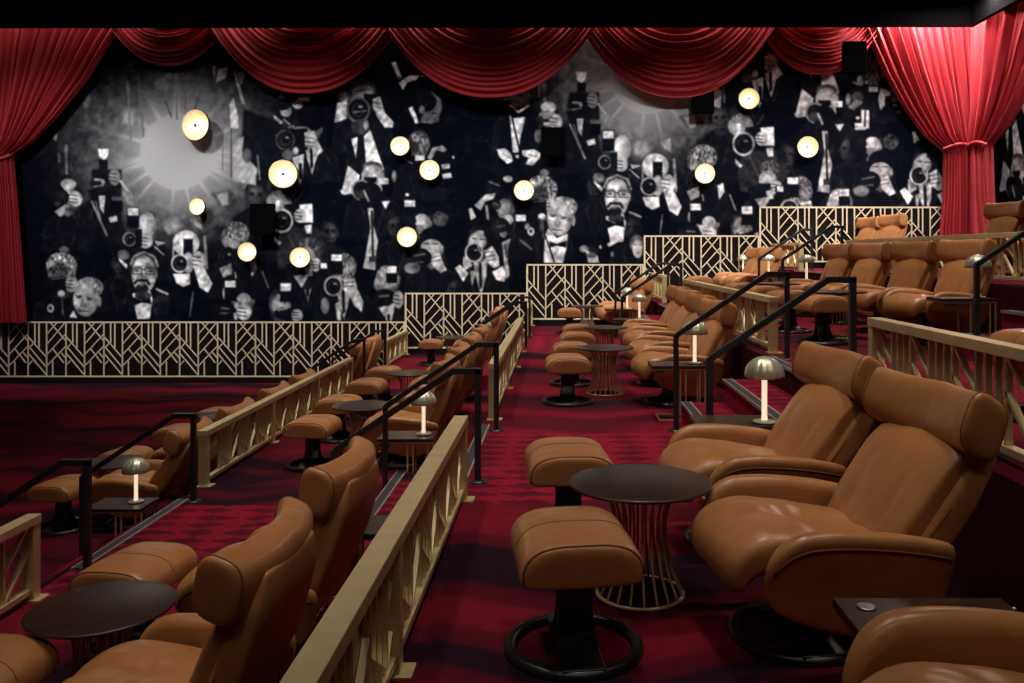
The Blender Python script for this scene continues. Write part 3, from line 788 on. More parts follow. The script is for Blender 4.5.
def fig(frame, ops, both=True, off=None):
    ox, oy, k = frame
    xs = [o[1] if not isinstance(o[1], list) else o[1][0][0] for o in ops]
    ax = ox + xs[0] / k
    offs = [(0, 0)]
    if both: offs.append((472 - .085 * (ax - 160), -77))
    if off: offs = [off]
    for dx, dy in offs:
        tr = lambda x, y: (ox + x / k + dx, oy + y / k + dy)
        for o in ops:
            if o[0] == 'E' and o[3] > 75 and o[5] < .06: continue
            if o[0] == 'E':
                x, y = tr(o[1], o[2]); PB.ell(x, y, o[3]/k, o[4]/k, o[5], o[6] if len(o) > 6 else .8, o[7] if len(o) > 7 else 0, o[8] if len(o) > 8 else 0)
            elif o[0] == 'P': PB.poly([tr(*p) for p in o[1]], o[2], o[3] if len(o) > 3 else .8)
            elif o[0] == 'L': PB.line([tr(*p) for p in o[1]], o[2]/k, o[3])
            elif o[0] == 'H':            # hand with four finger gaps
                x, y, rx, ry, v = o[1:6]
                X, Y = tr(x, y); PB.ell(X, Y, rx/k, ry/k, v, .8)
                for q in (-.5, -.05, .4): PB.line([tr(x - rx*.9, y + ry*q), tr(x + rx*.25, y + ry*(q + .12))], 5/k, .14)
            elif o[0] == 'K':            # camera lens: bright rim, dark glass, glint
                x, y, r, v = o[1:5]
                X, Y = tr(x, y); PB.ell(X, Y, r/k, r*1.08/k, v); PB.ell(X, Y, r*.80/k, r*.87/k, .05); PB.ell(X, Y, r*.55/k, r*.6/k, .12); PB.ell(X, Y, r*.4/k, r*.44/k, .04)
                x2, y2 = tr(x + r*.2, y - r*.25); PB.ell(x2, y2, r*.2/k, r*.12/k, .42)
def R(x0, y0, x1, y1): return [(x0,y0),(x1,y0),(x1,y1),(x0,y1)]
def flash(x0, y0, x1, y1, h=50): return [('P', R(x0-3,y0-4,x1+4,y1+h), .04), ('P', R(x0,y0,x1,y1), .74), ('L', [(x0+4,(y0+y1)/2),(x1-4,(y0+y1)/2)], 5, .60)]
Z1,Z2,Z3,Z4,Z5,Z6,Z7,Z8 = (20,60,5.12),(20,190,5.12),(200,60,5.12),(200,190,5.12),(380,50,5.12),(380,170,5.12),(560,80,5.12),(750,70,5.12)
def bust(x, y, rx, ry, v=.5, hair=.05, turn=1, shirt=0, both=True, tie=1):
    offs = [(0, 0)] + ([(472 - .085 * (x - 160), -77)] if both else [])
    for dx, dy in offs:
        X, Y = x + dx, y + dy
        # dark suit with faint lapels
        PB.poly([(X-rx*.6,Y+ry*1.0),(X+rx*.6,Y+ry*1.0),(X+rx*2.3,Y+ry*1.9),(X+rx*2.7,Y+ry*4.2),(X-rx*2.7,Y+ry*4.2),(X-rx*2.3,Y+ry*1.9)], .050, 2.5)
        for q in (-1, 1):
            PB.line([(X+q*rx*.55,Y+ry*1.25),(X+q*rx*1.0,Y+ry*2.1),(X+q*rx*.35,Y+ry*3.8)], .9, .12)
            PB.line([(X+q*rx*1.0,Y+ry*1.35),(X+q*rx*2.2,Y+ry*1.95),(X+q*rx*2.5,Y+ry*3.4)], 1.0, .10)
        PB.poly([(X-rx*.5,Y+ry*.6),(X+rx*.5,Y+ry*.6),(X+rx*.55,Y+ry*1.3),(X,Y+ry*1.55),(X-rx*.55,Y+ry*1.3)], v*.55, 1.2)
        if shirt:
            PB.poly([(X-rx*.62,Y+ry*1.1),(X,Y+ry*1.5),(X+rx*.62,Y+ry*1.1),(X+rx*.55,Y+ry*2.2),(X+rx*.1,Y+ry*3.6),(X-rx*.35,Y+ry*2.4)], shirt)
            if tie: PB.poly([(X-rx*.12,Y+ry*1.4),(X+rx*.14,Y+ry*1.4),(X+rx*.2,Y+ry*3.0),(X-rx*.05,Y+ry*3.2)], .05)
        PB.ell(X, Y-ry*.22, rx*1.14, ry*1.0, hair, 1.0, 0, .35)
        for q in (-1, 1): PB.ell(X+q*rx*.93, Y+ry*.12, rx*.14, ry*.25, v*.7)
        PB.ell(X, Y+ry*.12, rx*.88, ry*.90, v)
        PB.ell(X+turn*rx*.55, Y+ry*.15, rx*.40, ry*.80, v*.55, rx*.45)
        PB.ell(X-turn*rx*.15, Y-ry*.38, rx*.50, ry*.18, v*1.18, rx*.3)
        PB.ell(X-turn*rx*.45, Y+ry*.25, rx*.22, ry*.25, v*1.15, rx*.25)
        for q in (-1, 1):
            PB.line([(X+q*rx*.20,Y-ry*.15),(X+q*rx*.58,Y-ry*.13)], 1.1, v*.25)
            PB.ell(X+q*rx*.38, Y+ry*.0, rx*.17, ry*.07, v*.28)
        PB.line([(X,Y-ry*.05),(X+turn*rx*.12,Y+ry*.30),(X-turn*rx*.10,Y+ry*.34)], .8, v*.5)
        PB.line([(X-rx*.28,Y+ry*.58),(X+rx*.30,Y+ry*.57)], 1.1, v*.35)
        PB.ell(X, Y+ry*.92, rx*.5, ry*.12, v*.45, 1.5)
# hazy glow around the flash, then the burst itself
for bx, by in ((178,152),(648,76)):
    PB.ell(bx - 5, by - 10, 110, 95, .20, 60); PB.ell(bx - 55, by - 25, 55, 60, .17, 40)
    PB.burst(bx, by, 38, 108, 4)
for q in ((311,128,11,13,.52,.04,1,.62),(363,96,12,14,.50,.22,1),(373,178,11.5,14,.52,.16,-1,0),(419,146,10,13,.34,.20,-1),(520,95,11,14,.42,.08,1),(422,222,9.5,12,.5,.05,1),(432,248,11,14,.5,.035,1),(480,242,11.5,15,.54,.03,-1,.6),(505,208,9,12,.4,.06,1),(234,240,11.5,14,.42,.22,1,.45),(279,206,11,13,.45,.30,1),(307,256,10,13,.5,.12,1,.4),(343,270,11.5,14,.36,.25,1,.5),(243,299,11,14,.54,.05,1),(280,304,10,13,.46,.10,-1),(388,280,11,14,.46,.36,1,.55),(147,226,9.5,13,.52,.30,1),(68,197,10,13,.5,.05,1),(100,186,9,12,.30,.08,1),(62,278,12,14,.36,.40,1),(256,195,10,12,.22,.10,1),(330,232,9,12,.16,.05,-1),(160,305,9,12,.12,.05,1),(455,290,9,12,.14,.05,1),(412,300,9,12,.16,.05,1),(396,226,9,12,.15,.06,1),(120,262,9,12,.14,.04,1)):
    bust(*q)
fig(Z1, [('E',560,300,34,46,.56,6),('L',[(550,110),(567,410)],10,.42),('L',[(605,80),(632,390)],10,.40),('L',[(800,50),(803,300)],9,.42),('L',[(858,80),(845,250)],8,.36),('L',[(940,100),(890,270)],9,.30),('L',[(745,210),(775,290)],8,.3)])
fig(Z1, [('P',[(680,115),(740,80),(778,45),(772,110),(745,180),(735,140),(700,150)],.42,2.0),('E',345,210,20,44,.36,2.5),('E',560,20,26,20,.35,2),('L',[(237,440),(240,580)],15,.36),('L',[(310,260),(317,560)],6,.2),('E',180,390,11,24,.42),('L',[(198,480),(200,520)],9,.3),('L',[(262,500),(262,560)],8,.25)])
fig(Z1, [('P',R(365,560,520,700),.07,2),('P',[(400,455),(455,455),(450,490),(430,515),(405,495)],.82),('P',R(405,510,450,560),.05),('H',485,600,30,42,.46),('P',R(375,580,450,680),.05),('L',[(385,612),(425,615)],12,.45),('L',[(378,650),(425,640)],9,.35),('L',[(515,620),(572,700)],13,.60),('E',425,625,9,9,.5)])
fig(Z2, [('E',230,50,90,110,.05,3),('E',248,-30,40,28,.60),('E',205,40,48,46,.06),('H',285,45,35,40,.62),('P',[(175,112),(235,70),(225,130),(205,138)],.55),('E',195,70,20,12,.16)])
# figures right of the burst
fig(Z3, [('P',[(225,250),(330,290),(430,340),(430,520),(330,660),(230,560),(210,420)],.055,3),('P',[(62,28),(82,30),(74,100)],.6),('P',[(92,45),(142,38),(132,90),(82,118)],.66),('P',[(150,225),(172,190),(196,300),(196,350),(158,348)],.74),('P',[(168,60),(182,55),(232,225),(215,228)],.55),('P',[(192,62),(230,65),(215,130),(200,110)],.5),('P',[(168,440),(200,400),(225,388),(215,470),(292,555),(285,640),(168,620)],.56,1.5),('L',[(160,350),(160,600)],6,.2),('L',[(118,350),(115,560)],5,.34),('L',[(295,490),(305,610)],12,.33),('E',240,490,25,35,.3,2)])
fig(Z3, [('E',430,200,48,40,.16),('E',440,262,30,30,.5),('E',420,230,45,28,.06),('P',R(500,190,562,212),.76),('E',500,228,27,24,.58),('P',[(378,282),(425,318),(412,330),(380,300)],.66),('L',[(430,305),(460,330)],8,.5),('E',415,190,14,10,.5)])
fig(Z3, [('E',545,470,120,130,.045,3),('E',568,312,66,54,.03),('E',520,366,50,26,.5),('P',[(465,355),(548,348),(552,460),(478,455)],.05),('K',436,410,50,.20),('L',[(455,345),(480,340)],10,.4),('P',[(535,372),(585,362),(606,420),(632,465),(600,492),(570,452),(538,445)],.66),('L',[(536,395),(580,402)],4,.15),('L',[(536,418),(585,424)],4,.15),('L',[(540,440),(575,444)],4,.15),('E',452,488,32,26,.30),('P',[(472,500),(532,480),(526,600),(510,640)],.66),('P',[(505,530),(522,528),(526,620),(506,600)],.06),('E',490,465,16,20,.6),('P',[(632,465),(660,520),(690,560)],.2)])
fig(Z3, [('P',[(780,380),(870,350),(945,560),(840,640),(740,560)],.05),('E',835,168,58,40,.52),('L',[(800,160),(870,150)],8,.25),('E',735,186,33,27,.70),('P',[(703,215),(755,212),(752,300),(688,322)],.72),('P',[(838,175),(905,175),(905,290),(850,295)],.05),('K',810,255,62,.30),('L',[(785,268),(850,260)],9,.3),('P',[(885,200),(922,186),(946,268),(992,318),(986,346),(945,346),(912,300),(884,240)],.66),('L',[(885,215),(925,225)],4,.15),('L',[(885,238),(930,245)],4,.15),('P',[(838,392),(872,358),(942,560),(880,610),(838,500)],.70),('P',[(775,405),(812,390),(798,505)],.70),('E',822,345,46,40,.16),('E',850,332,14,26,.5),('P',[(808,385),(838,385),(850,520),(820,560),(800,520)],.05)])
fig(Z3, [('E',882,552,52,34,.2),('E',885,594,58,56,.56),('P',[(758,540),(818,590),(792,685),(722,685)],.64),('P',R(840,600,905,680),.05),('K',825,665,50,.42),('P',R(915,605,965,636),.72),('H',905,660,28,34,.6),('E',995,595,13,30,.4),('L',[(845,545),(920,545)],5,.4)])
fig(Z4, [('E',870,20,60,60,.05),('P',[(928,60),(972,55),(950,98)],.7),('P',[(715,0),(770,0),(765,20),(735,25)],.6),('P',[(858,92),(888,92),(888,180),(912,262),(900,330),(897,410),(835,400),(850,320),(872,200)],.58),('L',[(880,110),(886,340)],11,.06),('P',[(864,340),(906,335),(902,378),(868,378)],.13),('P',R(868,368,898,400),.5),('E',820,20,30,25,.16),('L',[(840,5),(862,55)],12,.5)])
fig(Z4, [('P',[(60,20),(110,10),(150,0),(200,60),(150,90),(110,80)],.20,4),('P',[(80,22),(142,10),(146,74),(115,82)],.50,2.5)])
fig(Z4, [('P',[(70,430),(180,380),(330,420),(340,560),(90,560)],.05,2),('E',185,225,70,64,.36,1.2,0,.45),('E',165,278,42,34,.40),('K',140,342,48,.10),('P',[(98,402),(172,368),(162,430),(120,448)],.46),('P',[(255,372),(286,358),(291,402),(265,445)],.62),('L',[(180,420),(185,460)],8,.5),('L',[(320,420),(350,500)],9,.32),('P',R(160,300,230,400),.06)])
fig(Z4, [('P',[(430,200),(600,190),(650,300),(600,420),(400,400),(385,260)],.115,2),('E',405,62,66,44,.40),('E',390,78,46,34,.44),('P',R(384,55,406,112),.70),('P',[(430,75),(545,58),(545,118),(430,118)],.05),('P',[(508,76),(575,70),(579,168),(520,166)],.74),('K',420,158,58,.60),('H',512,132,32,36,.60),('P',[(535,182),(572,175),(572,222),(545,224)],.64),('P',[(378,235),(415,268),(405,282),(380,262)],.6),('L',[(450,225),(500,330)],6,.22),('L',[(480,210),(540,320)],5,.18),('L',[(465,0),(490,60),(525,10)],4,.25)])
fig(Z4, [('P',[(440,380),(560,360),(620,500),(460,520)],.05,2),('E',558,282,52,40,.22,1,0,.4),('E',545,345,46,52,.52),('H',592,382,28,36,.58),('P',[(478,440),(562,428),(520,502)],.48),('P',R(490,360,560,420),.06),('P',[(535,400),(575,390),(575,440),(545,440)],.55)])
fig(Z4, [('E',740,560,110,120,.045,3),('E',735,395,66,72,.34,1,0,.35)] + flash(672,330,727,363,70) + [('P',R(610,372,652,440),.04),('P',R(618,375,650,402),.8),('K',682,492,48,.52),('P',[(738,460),(792,448),(806,510),(838,572),(826,625),(790,592),(760,532),(735,512)],.62),('L',[(738,475),(790,470)],4,.15),('L',[(738,495),(790,490)],4,.15),('E',640,592,22,42,.40),('P',[(692,582),(716,570),(722,668),(704,668)],.68)])
fig(Z4, [('E',200,512,70,62,.055),('E',224,560,36,32,.56),('E',130,530,14,34,.5)] + flash(128,465,182,498,70) + [('E',120,622,60,48,.055),('L',[(110,605),(150,608)],8,.35),('L',[(105,632),(145,630)],7,.3),('H',226,624,38,44,.66),('P',[(172,632),(192,622),(192,665),(176,665)],.7)])
fig(Z4, [('E',440,600,90,80,.045,3),('E',400,592,32,38,.50)] + flash(412,478,466,518,55) + [('E',430,632,52,30,.05),('L',[(400,615),(445,605)],10,.5),('H',497,642,30,32,.6)])
fig(Z4, [('E',960,445,58,60,.50,1.2,0,.3),('E',920,480,30,40,.45)] + flash(955,390,1006,426,50) + [('E',945,550,56,44,.055),('L',[(920,545),(965,540)],10,.35),('P',[(915,602),(988,590),(975,632),(940,648)],.60),('H',1015,560,28,45,.55)])
fig(Z2, [('P',[(350,0),(470,0),(470,260),(420,200)],.05,2),('L',[(368,60),(445,232)],11,.42),('L',[(388,60),(414,160)],8,.34),('P',[(402,30),(437,28),(428,122),(410,95)],.68),('P',[(520,0),(575,10),(580,80),(550,70)],.45,1.5),('P',R(464,55,526,112),.02),('P',[(452,142),(495,130),(500,160),(460,168)],.58)])
fig(Z2, [('P',[(520,160),(600,330),(540,420),(470,330)],.05,2),('E',652,178,44,66,.54),('E',636,170,26,46,.66),('E',690,190,8,20,.40),('P',R(548,88,610,195),.04),('P',R(552,92,606,130),.76),('K',560,252,34,.46),('H',642,262,38,38,.62),('P',R(590,200,625,290),.05),('E',530,332,32,26,.28),('P',[(505,345),(552,385),(545,405),(508,362)],.76),('P',[(690,260),(748,270),(702,286)],.62),('L',[(690,290),(736,332)],7,.5)])
fig(Z2, [('E',210,430,100,120,.04,3),('E',212,392,80,74,.44,1.2,0,.5),('E',203,412,44,40,.20,2,0,.5),('E',226,306,25,18,.36,1),('H',265,482,33,42,.56),('P',R(150,445,235,540),.05),('E',212,530,20,17,.6),('L',[(165,455),(225,450)],6,.3),('E',156,606,18,22,.62),('E',156,606,8,10,.08),('E',15,620,20,18,.35),('L',[(215,560),(220,640)],8,.3)])
fig(Z2, [('E',640,610,140,90,.035,3),('E',635,385,76,72,.13),('L',[(568,380),(585,340),(635,318),(688,340),(706,392)],11,.44),('E',634,432,62,98,.54),('E',606,442,26,62,.66,2),('E',630,372,44,26,.60,2),('L',[(572,402),(622,402),(620,430),(580,430),(572,402)],5,.10),('L',[(640,402),(694,406),(690,432),(646,430),(640,402)],5,.10),('L',[(622,408),(640,408)],5,.12),('E',598,414,15,6,.20),('E',666,416,15,6,.18),('L',[(582,394),(618,394)],6,.16),('L',[(645,394),(688,397)],6,.16),('L',[(630,425),(618,456),(640,458)],5,.36),('L',[(588,478),(600,464),(650,464),(662,482)],15,.10),('E',624,505,34,26,.09),('E',622,482,20,7,.46),('L',[(606,482),(640,482)],4,.2),('E',697,430,7,22,.4),('P',[(575,530),(668,520),(678,560),(665,660),(600,660)],.74),('P',[(578,548),(622,566),(668,545),(672,585),(625,576),(585,592)],.02),('E',630,540,42,22,.16),('P',[(598,548),(650,548),(630,566)],.1),('L',[(700,508),(755,532)],11,.5)])
fig(Z2, [('E',870,560,120,120,.035,3),('E',782,182,46,46,.46,4),('P',[(872,152),(925,128),(932,205),(900,185)],.5,1.5),('E',850,272,68,66,.70),('L',[(786,275),(784,365)],9,.5),('L',[(945,240),(955,400)],15,.42),('P',R(836,248,886,330),.05),('P',R(826,214,882,250),.72),('E',862,372,30,54,.52),('K',818,376,45,.62),('H',915,362,36,48,.66),('P',[(888,395),(930,372),(986,480),(962,526),(920,500)],.68),('P',[(783,430),(868,428),(872,480),(835,496),(800,476)],.74),('L',[(886,520),(870,645)],7,.34)])
# lower rows that only the upper copy of the print shows in full
ow = (472 - .085*(90-160), -77)
fig(Z6, [('E',930,420,110,90,.04,3),('P',[(838,475),(845,330),(862,298),(905,350),(962,325),(955,400),(932,475)],.72),('P',[(866,362),(902,378),(956,362),(952,398),(905,388),(870,398)],.03),('L',[(848,340),(892,470)],9,.05)], False)
def oldman(frame, dx, dy):
    o = [('E',355,500,72,54,.52,1,0,.25),('E',336,560,64,88,.54),('E',310,560,30,50,.62,2),('L',[(285,540),(318,545)],6,.2),('L',[(338,548),(372,556)],6,.2),('E',300,550,12,5,.14),('E',354,560,12,5,.14),('L',[(326,552),(312,592),(334,597)],5,.34),('L',[(296,617),(350,622)],8,.24),('L',[(300,634),(340,638)],5,.38),('E',406,570,11,28,.46),('L',[(380,590),(388,540)],8,.40)]
    fig(frame, o, False, (dx, dy))
fig(Z2, [('P',[(252,652),(275,615),(292,655)],.8)], False)
oldman(Z2, 0, 0); oldman(Z2, 474, -81)
Z9 = (560,240,8.533)
fig(Z9, [('E',270,110,60,55,.06),('E',205,75,40,30,.45),('P',[(225,90),(320,130),(335,195),(240,195)],.62),('E',270,130,40,25,.25),('L',[(420,40),(500,-5)],34,.72),('E',445,120,14,22,.45),('E',345,60,12,14,.6),('E',15,150,20,50,.6)], False)
fig(Z9, [('E',655,30,62,75,.28),('E',662,75,44,78,.66),('E',640,40,12,5,.2),('E',685,40,12,5,.2),('L',[(665,55),(662,85)],6,.45),('L',[(650,110),(685,110)],8,.3)], False)
fig(Z5, [('P',[(58,65),(80,58),(112,140),(96,152)],.60),('P',[(95,168),(150,130),(200,132),(186,152),(138,166),(116,206)],.60),('L',[(95,140),(120,150)],8,.1),('P',[(200,135),(225,128),(220,138)],.5)])
fig(Z5, [('E',250,330,100,100,.04,3),('E',262,285,56,74,.30),('P',[(215,340),(300,270),(320,292),(303,330),(302,366),(262,378),(200,372)],.33),('E',232,262,58,54,.05),('E',268,225,40,22,.06),('L',[(262,210),(300,255)],8,.34),('E',214,306,15,22,.36),('P',[(146,298),(166,288),(200,372),(182,378)],.76),('L',[(264,322),(296,328)],6,.12),('L',[(290,345),(304,346)],5,.12)])
fig(Z5, [('E',196,482,56,58,.34,1,0,.45),('E',170,500,30,35,.12,3),('P',R(120,540,270,640),.04),('P',R(180,540,228,566),.72),('L',[(120,560),(165,580)],8,.4),('E',310,545,44,44,.04),('P',[(243,552),(268,502),(320,488),(346,514),(322,522),(290,512),(262,562)],.62),('P',[(313,586),(356,580),(359,604),(318,612)],.58),('P',[(316,636),(362,628),(370,652),(325,660)],.58),('E',375,550,6,8,.6)])
fig(Z5, [('P',[(640,300),(800,290),(830,560),(600,560)],.035,2),('E',722,245,52,46,.30),('E',715,230,20,10,.12),('L',[(668,285),(710,318),(757,285)],11,.72),('P',[(688,350),(747,340),(718,450),(708,525),(680,525),(664,335)],.72),('P',[(668,308),(706,324),(747,308),(750,346),(710,336),(680,346)],.02),('L',[(675,340),(712,505)],9,.04),('P',[(598,510),(640,503),(672,530),(682,572),(650,582),(612,548)],.68),('L',[(630,530),(670,555)],4,.15),('P',[(728,515),(790,508),(824,530),(816,556),(780,592),(744,584),(762,552),(730,542)],.68),('L',[(760,535),(800,545)],4,.15),('E',703,545,10,9,.7),('E',703,575,28,14,.04)])
fig(Z5, [('E',850,332,36,22,.46),('P',[(800,345),(830,335),(840,370),(800,370)],.1),('L',[(845,378),(908,380)],18,.58),('E',812,440,22,36,.34),('P',[(828,170),(852,165),(850,265),(834,262)],.34),('L',[(905,130),(908,290)],6,.14),('L',[(785,180),(790,270)],8,.2),('L',[(630,252),(662,250)],9,.4)])
fig(Z6, [('E',170,250,70,80,.04,3)] + flash(125,155,180,188,60) + [('E',140,127,10,8,.7),('E',212,215,46,34,.05),('E',215,260,40,36,.54),('E',310,250,40,40,.17,1,0,.4),('H',215,300,30,26,.5),('E',150,260,36,30,.06)])
fig(Z6, [('E',262,470,100,90,.04,3),('E',268,345,66,52,.035),('E',263,396,54,42,.52),('L',[(225,378),(250,376)],6,.15),('L',[(272,378),(300,378)],6,.15),('P',[(258,442),(300,420),(322,470),(342,512),(310,527),(270,492)],.60),('L',[(262,450),(302,440)],4,.14),('L',[(265,470),(308,460)],4,.14),('E',205,450,60,50,.055),('L',[(170,440),(230,430)],8,.3),('L',[(185,475),(225,470)],7,.26),('E',165,502,42,28,.36),('E',319,405,8,20,.42)])
fig(Z6, [('E',510,560,120,110,.035,3),('E',515,330,78,58,.03),('E',500,366,46,44,.56),('L',[(475,350),(495,352)],6,.14),('L',[(512,354),(540,356)],6,.14),('P',[(428,440),(462,458),(472,490),(430,518),(424,480)],.55),('P',[(384,502),(410,484),(452,530),(425,572)],.78),('K',482,422,48,.68),('L',[(500,390),(525,440)],7,.6),('P',[(533,412),(575,388),(606,440),(612,492),(580,502),(545,472)],.60),('L',[(535,425),(580,415)],4,.14),('L',[(540,445),(588,436)],4,.14),('L',[(545,465),(592,458)],4,.14),('P',[(575,522),(630,490),(646,540),(636,572),(595,562)],.78),('P',[(462,520),(492,514),(472,595)],.55)])
fig(Z6, [('E',590,160,80,100,.04,3),('E',655,46,24,18,.60),('E',640,192,27,38,.40),('E',585,90,50,42,.06),('L',[(560,60),(610,80)],8,.35),('P',[(483,182),(540,125),(592,118),(582,146),(540,162),(515,208)],.55),('P',[(453,200),(470,194),(492,240),(465,257)],.66),('L',[(545,185),(552,248)],15,.4),('E',595,180,25,24,.1),('L',[(580,170),(610,180)],6,.4)])
fig(Z6, [('E',652,254,32,26,.62),('E',618,282,44,38,.08),('L',[(600,290),(640,285)],8,.3),('P',R(690,226,750,320),.04),('P',R(695,230,746,262),.76),('P',[(622,372),(668,350),(652,420),(664,540),(640,562),(634,450)],.50),('L',[(640,380),(650,450)],6,.08),('E',755,290,14,18,.4),('L',[(720,360),(775,405)],12,.25),('L',[(685,200),(688,300)],5,.2),('L',[(820,250),(822,310)],7,.3)])
fig(Z8, [('E',635,40,45,45,.32,1,0,.4),('E',565,55,18,26,.35),('P',R(560,80,665,160),.05),('P',R(608,86,655,112),.7),('E',550,140,30,30,.2),('P',[(500,190),(540,150),(580,165),(530,205)],.42),('P',[(668,90),(720,110),(722,130),(690,135),(690,180),(668,208),(655,150)],.62),('P',R(570,205,610,300),.66),('L',[(590,210),(588,290)],9,.1),('L',[(735,180),(765,182)],14,.3),('L',[(750,215),(785,212)],12,.24)], False)
# softness and fine mottling of the enlarged photograph
rg = np.random.RandomState(11)
def blur(A, n=1):
    for _ in range(n):
        for ax in (0, 1):
            P_ = np.pad(A, [(1,1) if q == ax else (0,0) for q in (0,1)], mode='edge')
            A = (np.take(P_, range(0, A.shape[ax]), ax) + 2*A + np.take(P_, range(2, A.shape[ax]+2), ax)) / 4
    return A
def soft_noise(shape, n):
    A = blur(rg.standard_normal(shape), n); return A / A.std()
V = blur(PB.V, 1); n1 = soft_noise(V.shape, 3); n2 = soft_noise(V.shape, 14); n3 = soft_noise(V.shape, 60)
flat = PB.B * np.clip((V - .10) / .2, 0, 1)      # the burnt-out flashes stay even
V = V * (1 + (1 - flat) * (.06 * n1 + .13 * n2)) + (1 - flat) * np.clip(.008 * n2 + .012 * n3 - .008, 0, .05)
V = np.where(V > .1, V * (1.16 - .16 * flat), V)
V = np.clip(V, .010, 1)
sp = rg.rand(*V.shape) > .9993; V[sp] += .2
def srgb(v): return np.where(v <= .04045, v / 12.92, ((v + .055) / 1.055) ** 2.4)
M_print = bpy.data.materials.new('matte_photo_print'); M_print.use_nodes = True
at = N(M_print, 'ShaderNodeAttribute'); at.attribute_name = 'print'; L(M_print, at.outputs['Color'], bsdf(M_print).inputs['Base Color'])
bsdf(M_print).inputs['Roughness'].default_value = .7; bsdf(M_print).inputs['Specular IOR Level'].default_value = .0
MURAL_GAIN = 1.0
def print_panel(name, co, tone):
    """co: (ny,nx,3) points; tone: (ny,nx) greys"""
    ny, nx = tone.shape; me = bpy.data.meshes.new(name)
    me.vertices.add(nx * ny); me.vertices.foreach_set('co', co.astype(np.float32).reshape(-1))
    a = (np.arange(ny - 1)[:, None] * nx + np.arange(nx - 1)[None, :]).reshape(-1)
    q = np.stack([a, a + nx, a + nx + 1, a + 1], 1).astype(np.int32)
    me.loops.add(q.size); me.loops.foreach_set('vertex_index', q.reshape(-1))
    me.polygons.add(len(q)); me.polygons.foreach_set('loop_start', np.arange(0, q.size, 4, dtype=np.int32)); me.polygons.foreach_set('loop_total', np.full(len(q), 4, np.int32))
    me.update(calc_edges=True)
    col = me.color_attributes.new('print', 'FLOAT_COLOR', 'POINT')
    g = srgb(tone.reshape(-1)) * MURAL_GAIN
    rgba = np.stack([g * .98 + .0010, g * .99 + .0018, g * 1.04 + .0056, np.ones_like(g)], 1).astype(np.float32)
    col.data.foreach_set('color', rgba.reshape(-1))
    me.materials.append(M_print); o = bpy.data.objects.new(name, me); C.objects.link(o); return o
MY_ = WALL_Y - .004
UU = PB.u0 + np.arange(PB.nx) / PB.k; WW = PB.w0 + np.arange(PB.ny) / PB.k
co = np.zeros((PB.ny, PB.nx, 3)); co[:, :, 0] = ((UU - VPX) * MY_ / F)[None, :]; co[:, :, 1] = MY_; co[:, :, 2] = (EYE - (WW - HZ) * MY_ / F)[:, None]
o = print_panel('mural', co, V); tag(o, 'huge black and white mural of press photographers with two white flash bursts', 'mural')
# the print goes on round the corner along the right wall
j0, j1 = int((330 - PB.u0) * PB.k), int((700 - PB.u0) * PB.k)
V2 = V[:, j0:j1]; n2 = V2.shape[1]; co = np.zeros((PB.ny, n2, 3)); co[:, :, 0] = WALL_R - .004; co[:, :, 1] = np.linspace(19.9, 19.9 - n2 / PB.k * MY_ / F, n2)[None, :]
co[:, :, 2] = (EYE - (WW - HZ) * MY_ / F)[:, None]
o = print_panel('mural', co[:, ::-1], V2[:, ::-1]); tag(o, 'dark photo mural on the right wall beside the tied red curtain', 'mural')
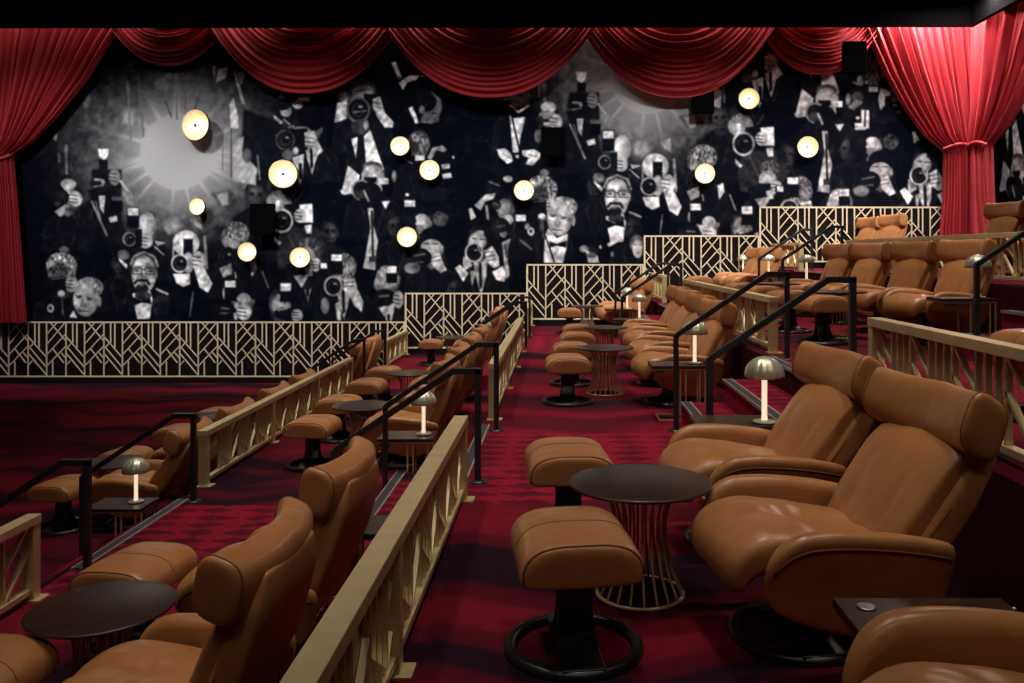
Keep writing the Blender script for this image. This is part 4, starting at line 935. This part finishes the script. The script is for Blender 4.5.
# ------------------------------------------------------------------ light
W = bpy.data.worlds.new('world'); SC.world = W; W.use_nodes = True
W.node_tree.nodes['Background'].inputs[0].default_value = (.02,.018,.02,1); W.node_tree.nodes['Background'].inputs[1].default_value = .3
def spot(x, y, z, tgt, e, ang=70, blend=.6, col=(1,.86,.70), size=.25):
    l = bpy.data.lights.new('ceiling_or_fill_spot', 'SPOT'); l.energy = e; l.spot_size = radians(ang); l.spot_blend = blend; l.color = col; l.shadow_soft_size = size
    o = bpy.data.objects.new('ceiling_or_fill_spot', l); C.objects.link(o); o.location = (x, y, z)
    d = np.array(tgt, float) - np.array((x, y, z)); 
    import mathutils
    o.rotation_euler = mathutils.Vector(d).to_track_quat('-Z', 'Y').to_euler(); return o
def area(x, y, z, tgt, sx, sy, e, col=(1,.86,.70), spread=180):
    import mathutils
    l = bpy.data.lights.new('strip_light', 'AREA'); l.shape = 'RECTANGLE'; l.size = sx; l.size_y = sy; l.energy = e; l.color = col; l.spread = radians(spread)
    o = bpy.data.objects.new('strip_light', l); C.objects.link(o); o.location = (x, y, z)
    d = mathutils.Vector(np.array(tgt, float) - np.array((x, y, z))); o.rotation_euler = d.to_track_quat('-Z', 'Y').to_euler(); return o
WARM = (1,.89,.77)
# downlights over the seats, a row for every tier
for t, k in (('A',.8),('B',1.0),('C',1.0),('D',.9),('E',.4)):
    for y, q in ((3.2,.52),(5.6,.66),(8.2,1.0),(11.0,1.1),(14.0,1.1),(16.6,1.0),(18.2,.9)):
        if t == 'E' and y < 6: continue
        x = tx(t) + .35
        spot(x, y, 7.9, (x + .15, y + .2, tz(t)), 555 * k * q, 58, .7, WARM)
# strips above the track that wash the velvet from behind the soffit
area(-3.5, SOF_Y + .25, 7.6, (-3.5, SOF_Y + .55, 5.0), 24, .10, 230, (1,.80,.70))
area(8.6, SOF_Y + .25, 7.5, (8.7, SOF_Y + .65, 4.0), 2.2, .10, 620, (1,.82,.74))
area(SOF_X + .16, 18.3, 7.4, (SOF_X + .36, 18.3, 4.0), .10, 2.6, 380, (1,.82,.74))
# added fill spots behind the camera, brightening the faces turned towards it
for x in (-4.5, -1.6, 1.4, 4.4):
    spot(x, -1.4, 7.9, (x, 6.5, .3), 110, 70, .8, WARM, .4)
# wall washers on the ceiling for the mural
for x in (-12, -9, -6, -3, 0, 3, 6, 9):
    spot(x, 13.2, 7.3, (x, WALL_Y, 2.3), 1800, 54, .75, (1,.96,.92), .3)
SC.view_settings.view_transform = 'Standard'; SC.view_settings.look = 'None'; SC.view_settings.gamma = 1; SC.view_settings.use_curve_mapping = False
SC.view_settings.exposure = 0.0
SC.cycles.max_bounces = 6; SC.cycles.diffuse_bounces = 3; SC.cycles.glossy_bounces = 3; SC.cycles.sample_clamp_indirect = 4
SC.cycles.use_denoising = True
